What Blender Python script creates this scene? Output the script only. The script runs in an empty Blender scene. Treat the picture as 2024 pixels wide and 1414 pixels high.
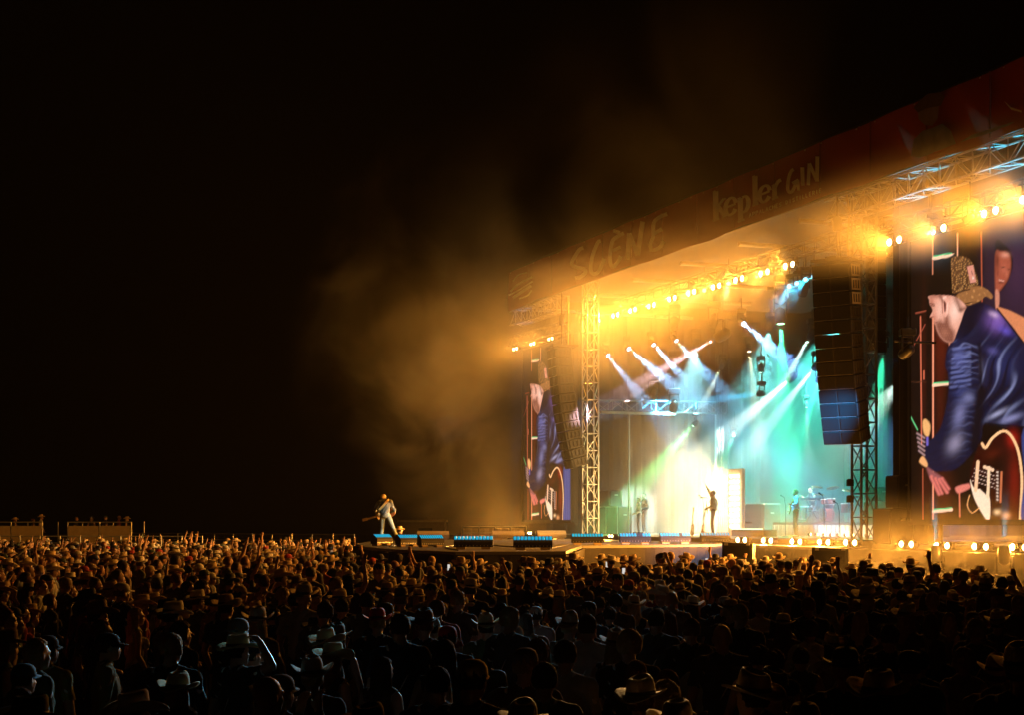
import bpy, bmesh, math, random
import numpy as np
from mathutils import Vector, Matrix, Euler, noise as mnoise

SC = bpy.context.scene
COL = SC.collection
R = math.radians
# ------------------------------------------------------------------ camera, world, exposure
F_PX, XV, YH, HC = 3260.0, -170.0, 1030.0, 2.7      # focal length in photo pixels, stage vanishing point, horizon, eye height
cam_d = bpy.data.cameras.new('camera')
cam = bpy.data.objects.new('camera', cam_d)
COL.objects.link(cam)
cam.location = (0, 0, HC)
cam.rotation_euler = (R(90), 0, 0)
cam_d.sensor_width = 36.0
cam_d.lens = 36.0 * F_PX / 2024.0
cam_d.shift_y = (YH - 707.0) / 2024.0
cam_d.clip_start = 0.1
cam_d.clip_end = 2000.0
SC.camera = cam

world = bpy.data.worlds.new('World')
SC.world = world
world.use_nodes = True
wn = world.node_tree.nodes
wl = world.node_tree.links
bg = wn['Background']
sky = wn.new('ShaderNodeTexSky')
sky.sky_type = 'NISHITA'
sky.sun_disc = False
sky.sun_elevation = R(-8)
sky.sun_rotation = R(200)
wl.new(sky.outputs[0], bg.inputs[0])
bg.inputs[1].default_value = 0.05

SC.view_settings.view_transform = 'Standard'
SC.view_settings.look = 'None'
SC.view_settings.exposure = 0.0
SC.view_settings.gamma = 1.0
SC.view_settings.use_curve_mapping = False
cy = SC.cycles
cy.use_denoising = True
cy.max_bounces = 4
cy.diffuse_bounces = 1
cy.glossy_bounces = 2
cy.transmission_bounces = 2
cy.transparent_max_bounces = 8
cy.volume_bounces = 0
cy.use_light_tree = True
cy.sample_clamp_indirect = 4.0
cy.volume_step_rate = 1.0
cy.volume_max_steps = 256
cy.caustics_reflective = False
cy.caustics_refractive = False
SC.render.use_motion_blur = False

# ------------------------------------------------------------------ stage frame: U to the audience's right, V towards the back of the stage
EX = Vector((0.3409, -0.9401, 0.0))
EY = Vector((0.9401, 0.3409, 0.0))
ROT = math.atan2(EX.y, EX.x)
U0, V0 = -54.0, 27.0
def W(U, V, z):
    return EX * (U + U0) + EY * (V + V0) + Vector((0, 0, z))
def pix(x, y, V):
    """(U, z) of the point of the upright plane at stage depth V that lies behind photo pixel x, y"""
    C = (V + V0) / 0.9401
    Y = F_PX * C / (x - XV)
    u = 0.3409 * C - 1.0637 * Y
    return u - U0, HC + (YH - y) * Y / F_PX
def pixw(x, y, V):
    U, z = pix(x, y, V)
    return W(U, V, z)
def gpix(x, y, z):
    """world point at height z behind photo pixel x, y (below the horizon)"""
    Y = (HC - z) * F_PX / (y - YH)
    return Vector(((x - 1012.0) * Y / F_PX, Y, z))
def zpix(x, y, Y):
    """world point at camera distance Y behind photo pixel"""
    return Vector(((x - 1012.0) * Y / F_PX, Y, HC + (YH - y) * Y / F_PX))
STAGE_Z, LIP_Z = 2.05, 1.85
# lamp powers in watts, smoke densities per metre
P_TOP_C, P_TOP_R, P_TOP_L, P_LOW_R, P_LOW_C, P_LOW_L = 1750, 2800, 1300, 2600, 3000, 3000
P_WALL, P_RISER, BEAM_K, P_UP, P_RAKE = 5000, 25, 6.5, 8000, 6000
P_FOLLOW, P_TEAL_FILL = 2400, 14000
D_STAGE, D_PLUME, D_HAZE, D_WING, D_DRIFT, BANK, PUFF = 0.015, 0.023, 0.00008, 0.026, 0.009, 4.0, 1.6
# ------------------------------------------------------------------ helpers
MATS = {}
def mat(name, color=(.5, .5, .5), rough=.6, metal=0.0, var=.25, scale=6.0, bump=0.0, emit=None, estr=1.0, sheen=0.0):
    """a node material: the base colour is broken up by noise (wear, dust, weave), with optional fine relief"""
    if name in MATS: return MATS[name]
    m = bpy.data.materials.new(name)
    m.use_nodes = True
    nt = m.node_tree
    b = nt.nodes['Principled BSDF']
    b.inputs['Roughness'].default_value = rough
    b.inputs['Metallic'].default_value = metal
    b.inputs['Specular IOR Level'].default_value = 0.35
    if emit:
        b.inputs['Base Color'].default_value = (*color, 1)
        b.inputs['Emission Color'].default_value = (*emit, 1)
        b.inputs['Emission Strength'].default_value = estr
        m.cycles.emission_sampling = 'NONE'
    else:
        tc = nt.nodes.new('ShaderNodeTexCoord')
        no = nt.nodes.new('ShaderNodeTexNoise')
        no.inputs['Scale'].default_value = scale
        no.inputs['Detail'].default_value = 4
        nt.links.new(tc.outputs['Object'], no.inputs['Vector'])
        mx = nt.nodes.new('ShaderNodeMix')
        mx.data_type = 'RGBA'
        mx.inputs['A'].default_value = (*[c * (1 - var) for c in color], 1)
        mx.inputs['B'].default_value = (*[min(1, c * (1 + var)) for c in color], 1)
        nt.links.new(no.outputs[0], mx.inputs['Factor'])
        nt.links.new(mx.outputs['Result'], b.inputs['Base Color'])
        if bump:
            bp = nt.nodes.new('ShaderNodeBump')
            bp.inputs['Strength'].default_value = bump
            bp.inputs['Distance'].default_value = .02
            nt.links.new(no.outputs[0], bp.inputs['Height'])
            nt.links.new(bp.outputs[0], b.inputs['Normal'])
    if sheen: b.inputs['Sheen Weight'].default_value = sheen
    MATS[name] = m
    return m

class MB:
    """collects shapes and links them as ONE mesh object"""
    def __init__(s): s.v, s.f = [], []
    def add(s, vs, fs):
        n = len(s.v)
        s.v += [tuple(p) for p in vs]
        s.f += [tuple(i + n for i in f) for f in fs]
        return s
    def box(s, c, size, M=None, taper=1.0):
        x, y, z = (d / 2 for d in size)
        vs = [Vector((sx * x * (taper if sz > 0 else 1), sy * y * (taper if sz > 0 else 1), sz * z)) for sx in (-1, 1) for sy in (-1, 1) for sz in (-1, 1)]
        if M is not None: vs = [M @ p for p in vs]
        return s.add([p + Vector(c) for p in vs], [(0,1,3,2),(4,6,7,5),(0,4,5,1),(2,3,7,6),(0,2,6,4),(1,5,7,3)])
    def bevel_box(s, c, size, b=.02, M=None):
        """box with chamfered upright edges and top"""
        x, y, z = (d / 2 for d in size)
        ring = [(x-b,-y),(x,-y+b),(x,y-b),(x-b,y),(-x+b,y),(-x,y-b),(-x,-y+b),(-x+b,-y)]
        vs = []
        for zz, k in ((-z,1),(z-b,1),(z,.0)):
            for px, py in ring:
                q = (px,py) if k else (px*(1-b/x), py*(1-b/y))
                vs.append(Vector((*q, zz)))
        if M is not None: vs = [M @ p for p in vs]
        fs = [tuple(range(7,-1,-1)), tuple(range(16,24))]
        for r in (0, 8):
            for i in range(8):
                j = (i+1) % 8
                fs.append((r+i, r+j, r+8+j, r+8+i))
        return s.add([p + Vector(c) for p in vs], fs)
    def tube(s, p0, p1, r, n=6, r1=None):
        p0, p1 = Vector(p0), Vector(p1)
        d = p1 - p0
        if d.length < 1e-6: return s
        q = d.to_track_quat('Z', 'Y')
        r1 = r if r1 is None else r1
        vs = []
        for p, rr in ((p0, r), (p1, r1)):
            for k in range(n):
                a = 2 * math.pi * (k + .5) / n
                vs.append(p + q @ Vector((math.cos(a) * rr, math.sin(a) * rr, 0)))
        fs = [(k, (k+1) % n, n + (k+1) % n, n + k) for k in range(n)]
        fs += [tuple(range(n-1, -1, -1)), tuple(range(n, 2*n))]
        return s.add(vs, fs)
    def path(s, pts, r, n=6):
        for a, b in zip(pts, pts[1:]): s.tube(a, b, r, n)
        return s
    def lathe(s, prof, n=16, c=(0,0,0), M=None, sx=1, sy=1):
        """prof: (radius, height) pairs turned about Z"""
        vs, fs = [], []
        for r, h in prof:
            for k in range(n):
                a = 2 * math.pi * k / n
                vs.append(Vector((r * math.cos(a) * sx, r * math.sin(a) * sy, h)))
        for i in range(len(prof) - 1):
            for k in range(n):
                fs.append((i*n+k, i*n+(k+1) % n, (i+1)*n+(k+1) % n, (i+1)*n+k))
        fs += [tuple(range(n-1, -1, -1)), tuple(range((len(prof)-1)*n, len(prof)*n))]
        if M is not None: vs = [M @ p for p in vs]
        return s.add([p + Vector(c) for p in vs], fs)
    def prism(s, poly, z0, z1):
        n = len(poly)
        vs = [(p[0], p[1], z0) for p in poly] + [(p[0], p[1], z1) for p in poly]
        return s.add(vs, [tuple(range(n-1, -1, -1)), tuple(range(n, 2*n))] + [(k, (k+1) % n, n+(k+1) % n, n+k) for k in range(n)])
    def build(s, name, m=None, parent=None, smooth=False, loc=None, rotz=0.0):
        me = bpy.data.meshes.new(name)
        me.from_pydata(s.v, [], s.f)
        if m: me.materials.append(m)
        if smooth: me.polygons.foreach_set('use_smooth', [True] * len(me.polygons))
        me.update()
        return link(name, me, parent, loc, rotz)
def link(name, data, parent=None, loc=None, rotz=0.0):
    o = bpy.data.objects.new(name, data)
    COL.objects.link(o)
    if parent is not None: o.parent = parent
    if loc is not None: o.location = loc
    if rotz: o.rotation_euler = (0, 0, rotz)
    return o
def tag(o, label, cat, group=None, kind=None):
    if label: o['label'] = label
    if cat: o['category'] = cat
    if group: o['group'] = group
    if kind: o['kind'] = kind
    return o
def thing(name, label, cat, loc=(0,0,0), rotz=0.0, group=None):
    return tag(link(name, None, None, loc, rotz), label, cat, group)
def at_stage(o):
    """objects built directly in stage coordinates (U, V, z)"""
    o.location = W(0, 0, 0); o.rotation_euler = (0, 0, ROT)
    return o
def copy_tree(o, parent=None):
    c = o.copy()
    COL.objects.link(c)
    if parent is not None: c.parent = parent
    for ch in list(o.children): copy_tree(ch, c)
    return c
def spot(parent, loc, direction, color, power, angle, blend=0.3, size=0.05):
    d = bpy.data.lights.new('beam', 'SPOT')
    d.color = color; d.energy = power; d.spot_size = R(angle); d.spot_blend = blend; d.shadow_soft_size = size
    o = link('beam', d, parent, loc)
    o.rotation_euler = Vector(direction).to_track_quat('-Z', 'Y').to_euler()
    return o
black = mat('black_steel', (.025, .025, .027), .45, .4, .3)
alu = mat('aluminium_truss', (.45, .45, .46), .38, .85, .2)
blackcloth = mat('black_drape', (.014, .014, .015), .9, 0, .4, 3, .4)
deckm = mat('stage_deck_floor', (.07, .066, .06), .5, 0, .5, 1.3, .1)
rng = random.Random(7)
# ------------------------------------------------------------------ air
def box_mesh(name, lo, hi):
    me = bpy.data.meshes.new(name)
    v = [(x, y, z) for x in (lo[0], hi[0]) for y in (lo[1], hi[1]) for z in (lo[2], hi[2])]
    f = [(0,1,3,2),(4,6,7,5),(0,4,5,1),(2,3,7,6),(0,2,6,4),(1,5,7,3)]
    me.from_pydata(v, [], f)
    return me
def volume_mat(name, color, density=None, aniso=0.3):
    m = bpy.data.materials.new(name)
    m.use_nodes = True
    nt = m.node_tree
    nt.nodes.clear()
    out = nt.nodes.new('ShaderNodeOutputMaterial')
    pv = nt.nodes.new('ShaderNodeVolumePrincipled')
    pv.inputs['Color'].default_value = (*color, 1)
    pv.inputs['Anisotropy'].default_value = aniso
    if density is not None: pv.inputs['Density'].default_value = density
    nt.links.new(pv.outputs[0], out.inputs['Volume'])
    return m, nt, pv
hz = bpy.data.objects.new('haze', box_mesh('haze', (-230, -25, -1.2), (230, 330, 34)))
COL.objects.link(hz)
hz['kind'] = 'stuff'
hz.data.materials.append(volume_mat('haze_air', (0.9, 0.9, 0.9), D_HAZE, 0.35)[0])

def smoke(name, lo, hi, dens_nodes, color=(0.9, 0.9, 0.9), aniso=0.3, step=1.0):
    """a box of uneven stage smoke, in the stage's own axes"""
    o = bpy.data.objects.new(name, box_mesh(name, lo, hi))
    COL.objects.link(o)
    o.location = W(0, 0, 0)
    o.rotation_euler = (0, 0, ROT)
    o['kind'] = 'stuff'
    m, nt, pv = volume_mat(name, color, None, aniso)
    m.cycles.homogeneous_volume = False
    m.cycles.volume_step_rate = step
    dens_nodes(nt, pv)
    o.data.materials.append(m)
    return o
def nmath(nt, op, a, b=None, clamp=False):
    n = nt.nodes.new('ShaderNodeMath')
    n.operation = op
    n.use_clamp = clamp
    for i, s in enumerate((a, b)):
        if s is None: continue
        if isinstance(s, (int, float)): n.inputs[i].default_value = s
        else: nt.links.new(s, n.inputs[i])
    return n.outputs[0]
def nramp(nt, x, lo, hi, a, b):
    n = nt.nodes.new('ShaderNodeMapRange')
    n.interpolation_type = 'SMOOTHSTEP'
    nt.links.new(x, n.inputs['Value'])
    for k, v in zip(('From Min', 'From Max', 'To Min', 'To Max'), (lo, hi, a, b)): n.inputs[k].default_value = v
    return n.outputs['Result']
def stage_density(nt, pv):
    tc = nt.nodes.new('ShaderNodeTexCoord')
    sx = nt.nodes.new('ShaderNodeSeparateXYZ')
    nt.links.new(tc.outputs['Object'], sx.inputs[0])
    no = nt.nodes.new('ShaderNodeTexNoise')
    no.inputs['Scale'].default_value = 0.22
    no.inputs['Detail'].default_value = 3
    no.inputs['Distortion'].default_value = .5
    nt.links.new(tc.outputs['Object'], no.inputs['Vector'])
    d = nramp(nt, no.outputs[0], 0.30, 0.72, 0.45, 1.7)
    inner = nramp(nt, sx.outputs['Y'], -1.0, 2.6, 0.08, 1.0)
    side = nmath(nt, 'MULTIPLY', nramp(nt, sx.outputs['X'], -20.0, -15.0, 0.0, 1.0), nramp(nt, sx.outputs['X'], 9.5, 12.5, 1.0, 0.0))
    # the bank that hangs under the roof round the blinders, thicker at the far side
    bank = nmath(nt, 'MULTIPLY', nramp(nt, sx.outputs['Z'], 7.4, 10.0, 0.0, 1.0), nmath(nt, 'MULTIPLY', nramp(nt, sx.outputs['Y'], -6.0, -0.5, 0.0, 1.0), nramp(nt, sx.outputs['Y'], 2.5, 6.5, 1.0, 0.1)))
    bank = nmath(nt, 'MULTIPLY', bank, nmath(nt, 'MULTIPLY', nramp(nt, sx.outputs['X'], -8.0, 9.0, 0.8, 0.2), nramp(nt, sx.outputs['X'], -16.0, -10.0, 0.12, 1.0)))
    right = nramp(nt, sx.outputs['X'], -10.0, 1.0, 1.1, 1.8)
    k = nmath(nt, 'ADD', nmath(nt, 'MULTIPLY', bank, BANK), nmath(nt, 'MULTIPLY', inner, right))
    d = nmath(nt, 'MULTIPLY', d, nmath(nt, 'MULTIPLY', side, k))
    # a thick puff added in front of the bulb wall to spread its glare
    mp = nt.nodes.new('ShaderNodeMapping'); mp.vector_type = 'TEXTURE'
    mp.inputs['Location'].default_value = (pix(1440, 985, 4.2)[0], 3.6, pix(1440, 985, 4.2)[1]); mp.inputs['Scale'].default_value = (3.6, 3.0, 3.6)
    g = nt.nodes.new('ShaderNodeTexGradient'); g.gradient_type = 'QUADRATIC_SPHERE'
    nt.links.new(tc.outputs['Object'], mp.inputs[0]); nt.links.new(mp.outputs[0], g.inputs[0])
    d = nmath(nt, 'ADD', d, nmath(nt, 'MULTIPLY', g.outputs['Fac'], PUFF))
    nt.links.new(nmath(nt, 'MULTIPLY', d, D_STAGE), pv.inputs['Density'])
smoke('smoke', (-20, -6.5, 1.0), (13, 12.7, 12.8), stage_density)
def plume_density(nt, pv):
    tc = nt.nodes.new('ShaderNodeTexCoord')
    no = nt.nodes.new('ShaderNodeTexNoise')
    no.inputs['Scale'].default_value = 0.20
    no.inputs['Detail'].default_value = 7.0
    no.inputs['Roughness'].default_value = 0.62
    no.inputs['Distortion'].default_value = 1.3
    nt.links.new(tc.outputs['Object'], no.inputs['Vector'])
    Uc, zc = pix(880, 690, -4.5)
    g = nt.nodes.new('ShaderNodeTexGradient')
    g.gradient_type = 'SPHERICAL'
    mp = nt.nodes.new('ShaderNodeMapping')
    mp.vector_type = 'TEXTURE'
    mp.inputs['Location'].default_value = (Uc, -4.5, zc + .5)
    mp.inputs['Scale'].default_value = (11.5, 7.5, 11)
    nt.links.new(tc.outputs['Object'], mp.inputs[0])
    nt.links.new(mp.outputs[0], g.inputs[0])
    # ragged edge: the falloff is pushed in and out by the noise
    e = nmath(nt, 'ADD', nmath(nt, 'MULTIPLY', no.outputs[0], 2.4), g.outputs['Fac'])
    d = nmath(nt, 'MULTIPLY', nramp(nt, e, 1.36, 2.25, 0.0, 1.0), nramp(nt, g.outputs['Fac'], 0.0, 0.22, 0.0, 1.0))
    nt.links.new(nmath(nt, 'MULTIPLY', d, D_PLUME), pv.inputs['Density'])
smoke('smoke', (-34, -13, -0.5), (-5.5, -0.9, 21), plume_density)
def wing_density(nt, pv):  # smoke added round the screen blinders to give them halos
    tc = nt.nodes.new('ShaderNodeTexCoord')
    no = nt.nodes.new('ShaderNodeTexNoise'); no.inputs['Scale'].default_value = 0.3; no.inputs['Detail'].default_value = 2
    sx = nt.nodes.new('ShaderNodeSeparateXYZ')
    nt.links.new(tc.outputs['Object'], sx.inputs[0]); nt.links.new(tc.outputs['Object'], no.inputs['Vector'])
    z = nmath(nt, 'ADD', nramp(nt, sx.outputs['Z'], 0.3, 3.6, 1.0, 0.0), nmath(nt, 'MULTIPLY', nramp(nt, sx.outputs['Z'], 9.4, 10.7, 0.0, 1.5), nramp(nt, sx.outputs['Z'], 10.9, 11.9, 1.0, 0.0)))
    z = nmath(nt, 'MULTIPLY', z, nmath(nt, 'MULTIPLY', nramp(nt, sx.outputs['X'], 9.0, 13.0, 0.0, 1.0), nramp(nt, sx.outputs['Y'], -6.0, -2.5, 0.0, 1.0)))
    nt.links.new(nmath(nt, 'MULTIPLY', nmath(nt, 'MULTIPLY', z, nramp(nt, no.outputs[0], .3, .7, .6, 1.4)), D_WING), pv.inputs['Density'])
smoke('smoke', (8.8, -6.2, 0.2), (25, -0.3, 12.1), wing_density)
def drift_density(nt, pv):
    tc = nt.nodes.new('ShaderNodeTexCoord')
    no = nt.nodes.new('ShaderNodeTexNoise'); no.inputs['Scale'].default_value = 0.16; no.inputs['Detail'].default_value = 5; no.inputs['Distortion'].default_value = 1.0
    sx = nt.nodes.new('ShaderNodeSeparateXYZ')
    nt.links.new(tc.outputs['Object'], sx.inputs[0]); nt.links.new(tc.outputs['Object'], no.inputs['Vector'])
    z = nmath(nt, 'MULTIPLY', nramp(nt, sx.outputs['Z'], 11.0, 14.5, 0.0, 1.0), nramp(nt, sx.outputs['Z'], 15.0, 21.0, 1.0, 0.0))
    z = nmath(nt, 'MULTIPLY', z, nmath(nt, 'MULTIPLY', nramp(nt, sx.outputs['X'], -14.0, -6.0, 0.0, 1.0), nramp(nt, sx.outputs['X'], 8.0, 17.0, 1.0, 0.0)))
    z = nmath(nt, 'MULTIPLY', z, nramp(nt, sx.outputs['Y'], -8.5, -5.0, 0.0, 1.0))
    nt.links.new(nmath(nt, 'MULTIPLY', nmath(nt, 'MULTIPLY', z, nramp(nt, no.outputs[0], .42, .7, 0.0, 1.6)), D_DRIFT), pv.inputs['Density'])
smoke('smoke', (-14, -8.6, 11.0), (17, -1.75, 21.5), drift_density)
# ------------------------------------------------------------------ ground and far surroundings
g = MB().add([(-215,-20,0),(215,-20,0),(215,320,0),(-215,320,0)], [(0,1,2,3)]).build('ground', mat('trodden_ground', (.035,.03,.022), .95, 0, .6, .5, .6))
g['kind'] = 'structure'

# ------------------------------------------------------------------ stage
def P2(x, y, z=1.92):
    p = gpix(x, y, z); return (p.x, p.y)
def W2(U, V):
    p = W(U, V, 0); return (p.x, p.y)
APRON = [P2(1118,1091), P2(900,1092), P2(774,1087), P2(722,1082), P2(703,1076), P2(735,1071), P2(870,1068.5), W2(-11.6,-.4), W2(11.6,-.4), W2(11.6,-2.2), P2(1440,1077), P2(1150,1080)]
stage = thing('stage', 'black festival stage with a long apron reaching out into the crowd', 'stage', W(0,0,0))
stage.location = (0,0,0)
MB().prism(APRON, 1.84, 1.92).build('apron_deck', deckm, stage)
# pleated black skirt that hangs below the apron
sk = MB(); n = len(APRON)
cx = sum(p[0] for p in APRON) / n; cyy = sum(p[1] for p in APRON) / n
vs, fs = [], []
for i in range(n):
    a, b = Vector(APRON[i]), Vector(APRON[(i+1) % n])
    L = (b - a).length; k = max(2, int(L / .34))
    nrm = Vector((b.y - a.y, a.x - b.x)).normalized()
    for j in range(k):
        q = a.lerp(b, j / k) - nrm * (.06 + rng.uniform(-.03,.04))
        vs += [(q.x, q.y, 1.83), (q.x - nrm.x*rng.uniform(-.04,.04), q.y - nrm.y*rng.uniform(-.04,.04), .02)]
m_ = len(vs) // 2
for i in range(m_):
    j = (i+1) % m_
    fs.append((2*i, 2*i+1, 2*j+1, 2*j))
sk.add(vs, fs).build('apron_skirt', mat('stage_skirt', (.016,.014,.012), .85, 0, .5, 2, .5), stage)
d = MB()
d.box((0, 6.5, 1.02), (23.4, 13.6, 2.06)).box((-15.75, 6.9, 1.01), (8.08, 12.8, 2.04)); at_stage(d.build('main_deck', deckm, stage)); stage.children[-1].parent = stage
for s in (-1, 1):
    at_stage(MB().box((s*16.9, 3.2, .99), (10.2, 5.6, 1.98)).build('wing_deck', black, stage))
    if s > 0: at_stage(MB().box((17.0, -.35, .93), (10.6, 1.46, 1.86)).build('wing_ledge', blackcloth, stage))
# deck boards of the main floor, each edge raised a few millimetres
for i in range(-4, 12):
    for j in range(3):
        at_stage(MB().box((-10.7+i*1.94, .9+j*2.4, 2.058), (1.90, 2.36, .016)).build('deck_panel', deckm, stage))

# ------------------------------------------------------------------ roof, banner, towers, back wall
roof = thing('stage_roof', 'dark flat stage roof carried on lattice towers with pale ridge tubes', 'roof')
at_stage(MB().box((2.4, 6.2, 12.95), (39, 15.4, .16)).build('roof_skin', mat('roof_tarpaulin', (.10,.095,.085), .7, 0, .3, .6, .3), roof))
tubem = mat('pale_roof_tube', (.55,.53,.46), .5, .2, .2)
for x, y in ((1155,582),(1250,553),(1345,520),(1460,482),(1580,436),(1060,612)):
    U, z = pix(x, y, .3)
    t = MB()
    for k in range(4):
        t.tube((U, .3 + k*2.05, z - k*.02), (U, .3 + k*2.05 + 1.95, z - k*.02), .085, 10)
    at_stage(t.build('purlin_tube', tubem, roof))
    roof.children[-1]['kind'] = 'stuff'
def lattice(a, b, w, h, step, r=.025, rb=.016, up=Vector((0,0,1))):
    """parts of a box truss between two stage points: four chords and the zigzag braces"""
    a, b = Vector(a), Vector(b)
    d = (b - a); L = d.length; d.normalize()
    side = d.cross(up).normalized(); vert = side.cross(d).normalized()
    cs = [side*(sx*w/2) + vert*(sz*h/2) for sx, sz in ((-1,-1),(1,-1),(1,1),(-1,1))]
    chords = [(a + c, b + c, r) for c in cs]
    braces = []
    k = max(1, round(L / step))
    for i in range(k):
        t0, t1 = L*i/k, L*(i+1)/k
        for q in range(4):
            c0, c1 = cs[q], cs[(q+1) % 4]
            if i % 2: c0, c1 = c1, c0
            braces.append((a + d*t0 + c0, a + d*t1 + c1, rb))
            braces.append((a + d*t1 + cs[q], a + d*t1 + cs[(q+1) % 4], rb))
    return chords, braces
def truss(name, label, cat, a, b, w, h, step, group=None, m=None, r=.03, rb=.018, up=Vector((0,0,1)), limit=290):
    t = thing(name, label, cat, W(0,0,0), ROT, group)
    ch, br = lattice(a, b, w, h, step, r, rb, up)
    for p, q, rr in ch: MB().tube(p, q, rr, 8).build('chord', m or alu, t)
    for p, q, rr in (br[-limit:] if limit else []): MB().tube(p, q, rr, 5).build('brace', m or alu, t)
    if len(br) > limit:
        rest = MB()
        for p, q, rr in (br[:-limit] if limit else br): rest.tube(p, q, rr, 4)
        rest.build('brace', m or alu, t)['kind'] = 'stuff'
    return t
Ut, _ = pix(1167, 900, 0); Ur, _ = pix(1708, 900, 0)
tw1 = truss('lattice_tower', 'pale lattice tower standing on the stage beside the far narrow screen', 'tower', (Ut,0,2.07), (Ut,0,12.85), .52, .52, .72, 'lattice towers that carry the roof', None, .036, .022, Vector((0,1,0)))
MB().box((Ut,0,2.09),(.75,.75,.05)).build('base_plate', black, tw1)
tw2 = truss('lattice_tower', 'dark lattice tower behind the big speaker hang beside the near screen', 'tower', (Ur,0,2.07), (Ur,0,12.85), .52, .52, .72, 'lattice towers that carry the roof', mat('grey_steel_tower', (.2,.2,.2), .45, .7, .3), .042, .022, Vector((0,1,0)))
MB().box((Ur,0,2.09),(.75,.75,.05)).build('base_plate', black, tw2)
for k in range(2):
    MB().bevel_box((Ur-.3, -.3, 3.35 + k*.5), (.16,.2,.22), .03).build('clamp_box', black, tw2)
# back towers and the cross truss between them
Ub_, _ = pix(1423, 900, 6.6)
truss('lattice_tower', 'thin upstage lattice mast seen through the lit smoke beside the cross truss', 'tower', (Ub_,6.6,2.07), (Ub_,6.6,12.8), .2, .2, .6, 'lattice towers that carry the roof', black, .016, .008, Vector((0,1,0)))
_, zc_ = pix(1300, 803, 3.8)
ct = truss('cross_truss', 'blue-lit horizontal truss at the far side of the stage with drooping moving lamps', 'truss', (-13.2,1.3,zc_), (-13.2,7.6,zc_+.05), .5, .5, .7, 'horizontal trusses over the stage', MATS['grey_steel_tower'])
for V_ in (2.9, 7.2): MB().tube((-13.2,V_,2.07),(-13.2,V_,zc_-.26),.05,8).build('leg', alu, ct)
MB().box((-12.9,3.2,zc_-.3),(.14,3.6,.10)).build('pale_rail', tubem, ct)
# front truss under the banner
truss('front_truss', 'lattice truss under the near end of the printed banner, lit bright blue', 'truss', (10.6,-1.0,12.0), (22.4,-1.0,12.0), .55, .62, .74, 'horizontal trusses over the stage', None, .034, .017, limit=150)
truss('front_truss', 'short lattice truss under the far end of the printed banner, barely lit in the smoke', 'truss', (-17.2,-1.0,12.0), (-11.3,-1.0,12.0), .55, .62, .74, 'horizontal trusses over the stage', None, .034, .017, limit=90)
# lighting trusses that carry the amber blinders
_, zt = pix(1367, 578, 1.2)
truss('lighting_truss', 'dark truss over the stage mouth carrying the long row of amber blinders', 'truss', (-11.2,1.5,zt+.45), (10.6,1.5,zt+.45), .4, .4, .8, 'horizontal trusses over the stage', black, .026, .014, limit=0)
for s, a, b in ((-1,-19.2,-12.4),(1,13.0,21.5)):
    truss('lighting_truss', 'dark truss above the %s screen carrying %s blinders' % (('far narrow','three') if s < 0 else ('near big','four')), 'truss', (a,-.45,11.15), (b,-.45,11.15), .4, .4, .8, 'horizontal trusses over the stage', black, .026, .014, limit=0)
# banner
bn = thing('fascia_banner', 'long dark red printed banner along the roof edge with pale lettering', 'banner')
BV = -1.55
U_l, _ = pix(1005, 570, BV); U_r = 21.9
def bz(U, top):  # the cloth droops a little between its ties
    return (14.02 if top else 12.33) + (.012 if top else .03)*math.sin(U*1.3) - (.06 if not top else 0)*max(0, math.sin((U+3)*.35))
N = 130
vs, fs = [], []
for i in range(N+1):
    U = U_l + (U_r - U_l)*i/N
    for j in range(7):
        z = bz(U, False) + (bz(U, True) - bz(U, False))*j/6
        vs.append((U, BV + .025*math.sin(U*2.1 + j*.9), z))
for i in range(N):
    for j in range(6):
        q = i*7 + j
        fs.append((q, q+7, q+8, q+1))
red = mat('red_banner_vinyl', (.30,.030,.014), .55, 0, .25, .35, .05)
at_stage(MB().add(vs, fs).build('banner_cloth', red, bn, True))
at_stage(MB().box(((U_l+U_r)/2, BV+.14, 14.06), (U_r-U_l, .1, .1)).build('top_rail', black, bn))
at_stage(MB().box(((U_l+U_r)/2, BV+.16, 13.15), (U_r-U_l-.2, .06, 1.6)).build('backing', blackcloth, bn))
for k in range(1, 14):
    U = U_l + (U_r - U_l)*k/14
    at_stage(MB().box((U, BV-.045, 13.17), (.05, .02, 1.66)).build('seam', mat('banner_seam', (.20,.022,.012), .6), bn))
for k in range(40):
    U = U_l + .3 + (U_r - U_l - .6)*k/39
    at_stage(MB().tube((U, BV-.02, bz(U, True)-.06), (U, BV+.12, 14.06), .014, 5).build('lacing', mat('white_lacing', (.6,.6,.58), .6), bn))
printm = mat('pale_banner_print', (.80,.74,.66), .55, 0, .12, 2)
def bpt(x, y):
    U, z = pix(x, y, BV); return (U, z)
def stroke_obj(name, strokes, m, parent, mapf, V, closed=False):
    """flat print: each stroke is a polyline of (x, y, half width); rounded joints, one mesh per letter"""
    vs, fs = [], []
    def pt(p): 
        q = mapf(p[0], p[1]); return (q[0], V, q[1])
    for st in strokes:
        pts = [Vector((p[0], p[1])) for p in st]; ws = [p[2] for p in st]
        base = len(vs)
        for i, p in enumerate(pts):
            t = (pts[min(i+1, len(pts)-1)] - pts[max(i-1, 0)]).normalized()
            nn = Vector((-t.y, t.x))
            vs += [pt(p + nn*ws[i]*1.22), pt(p - nn*ws[i]*1.22)]
        for i in range(len(pts)-1):
            q = base + 2*i
            fs.append((q, q+1, q+3, q+2))
    me = bpy.data.meshes.new(name)
    me.from_pydata(vs, [], fs)
    me.materials.append(m)
    o = link(name, me, parent)
    return at_stage(o)
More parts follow.
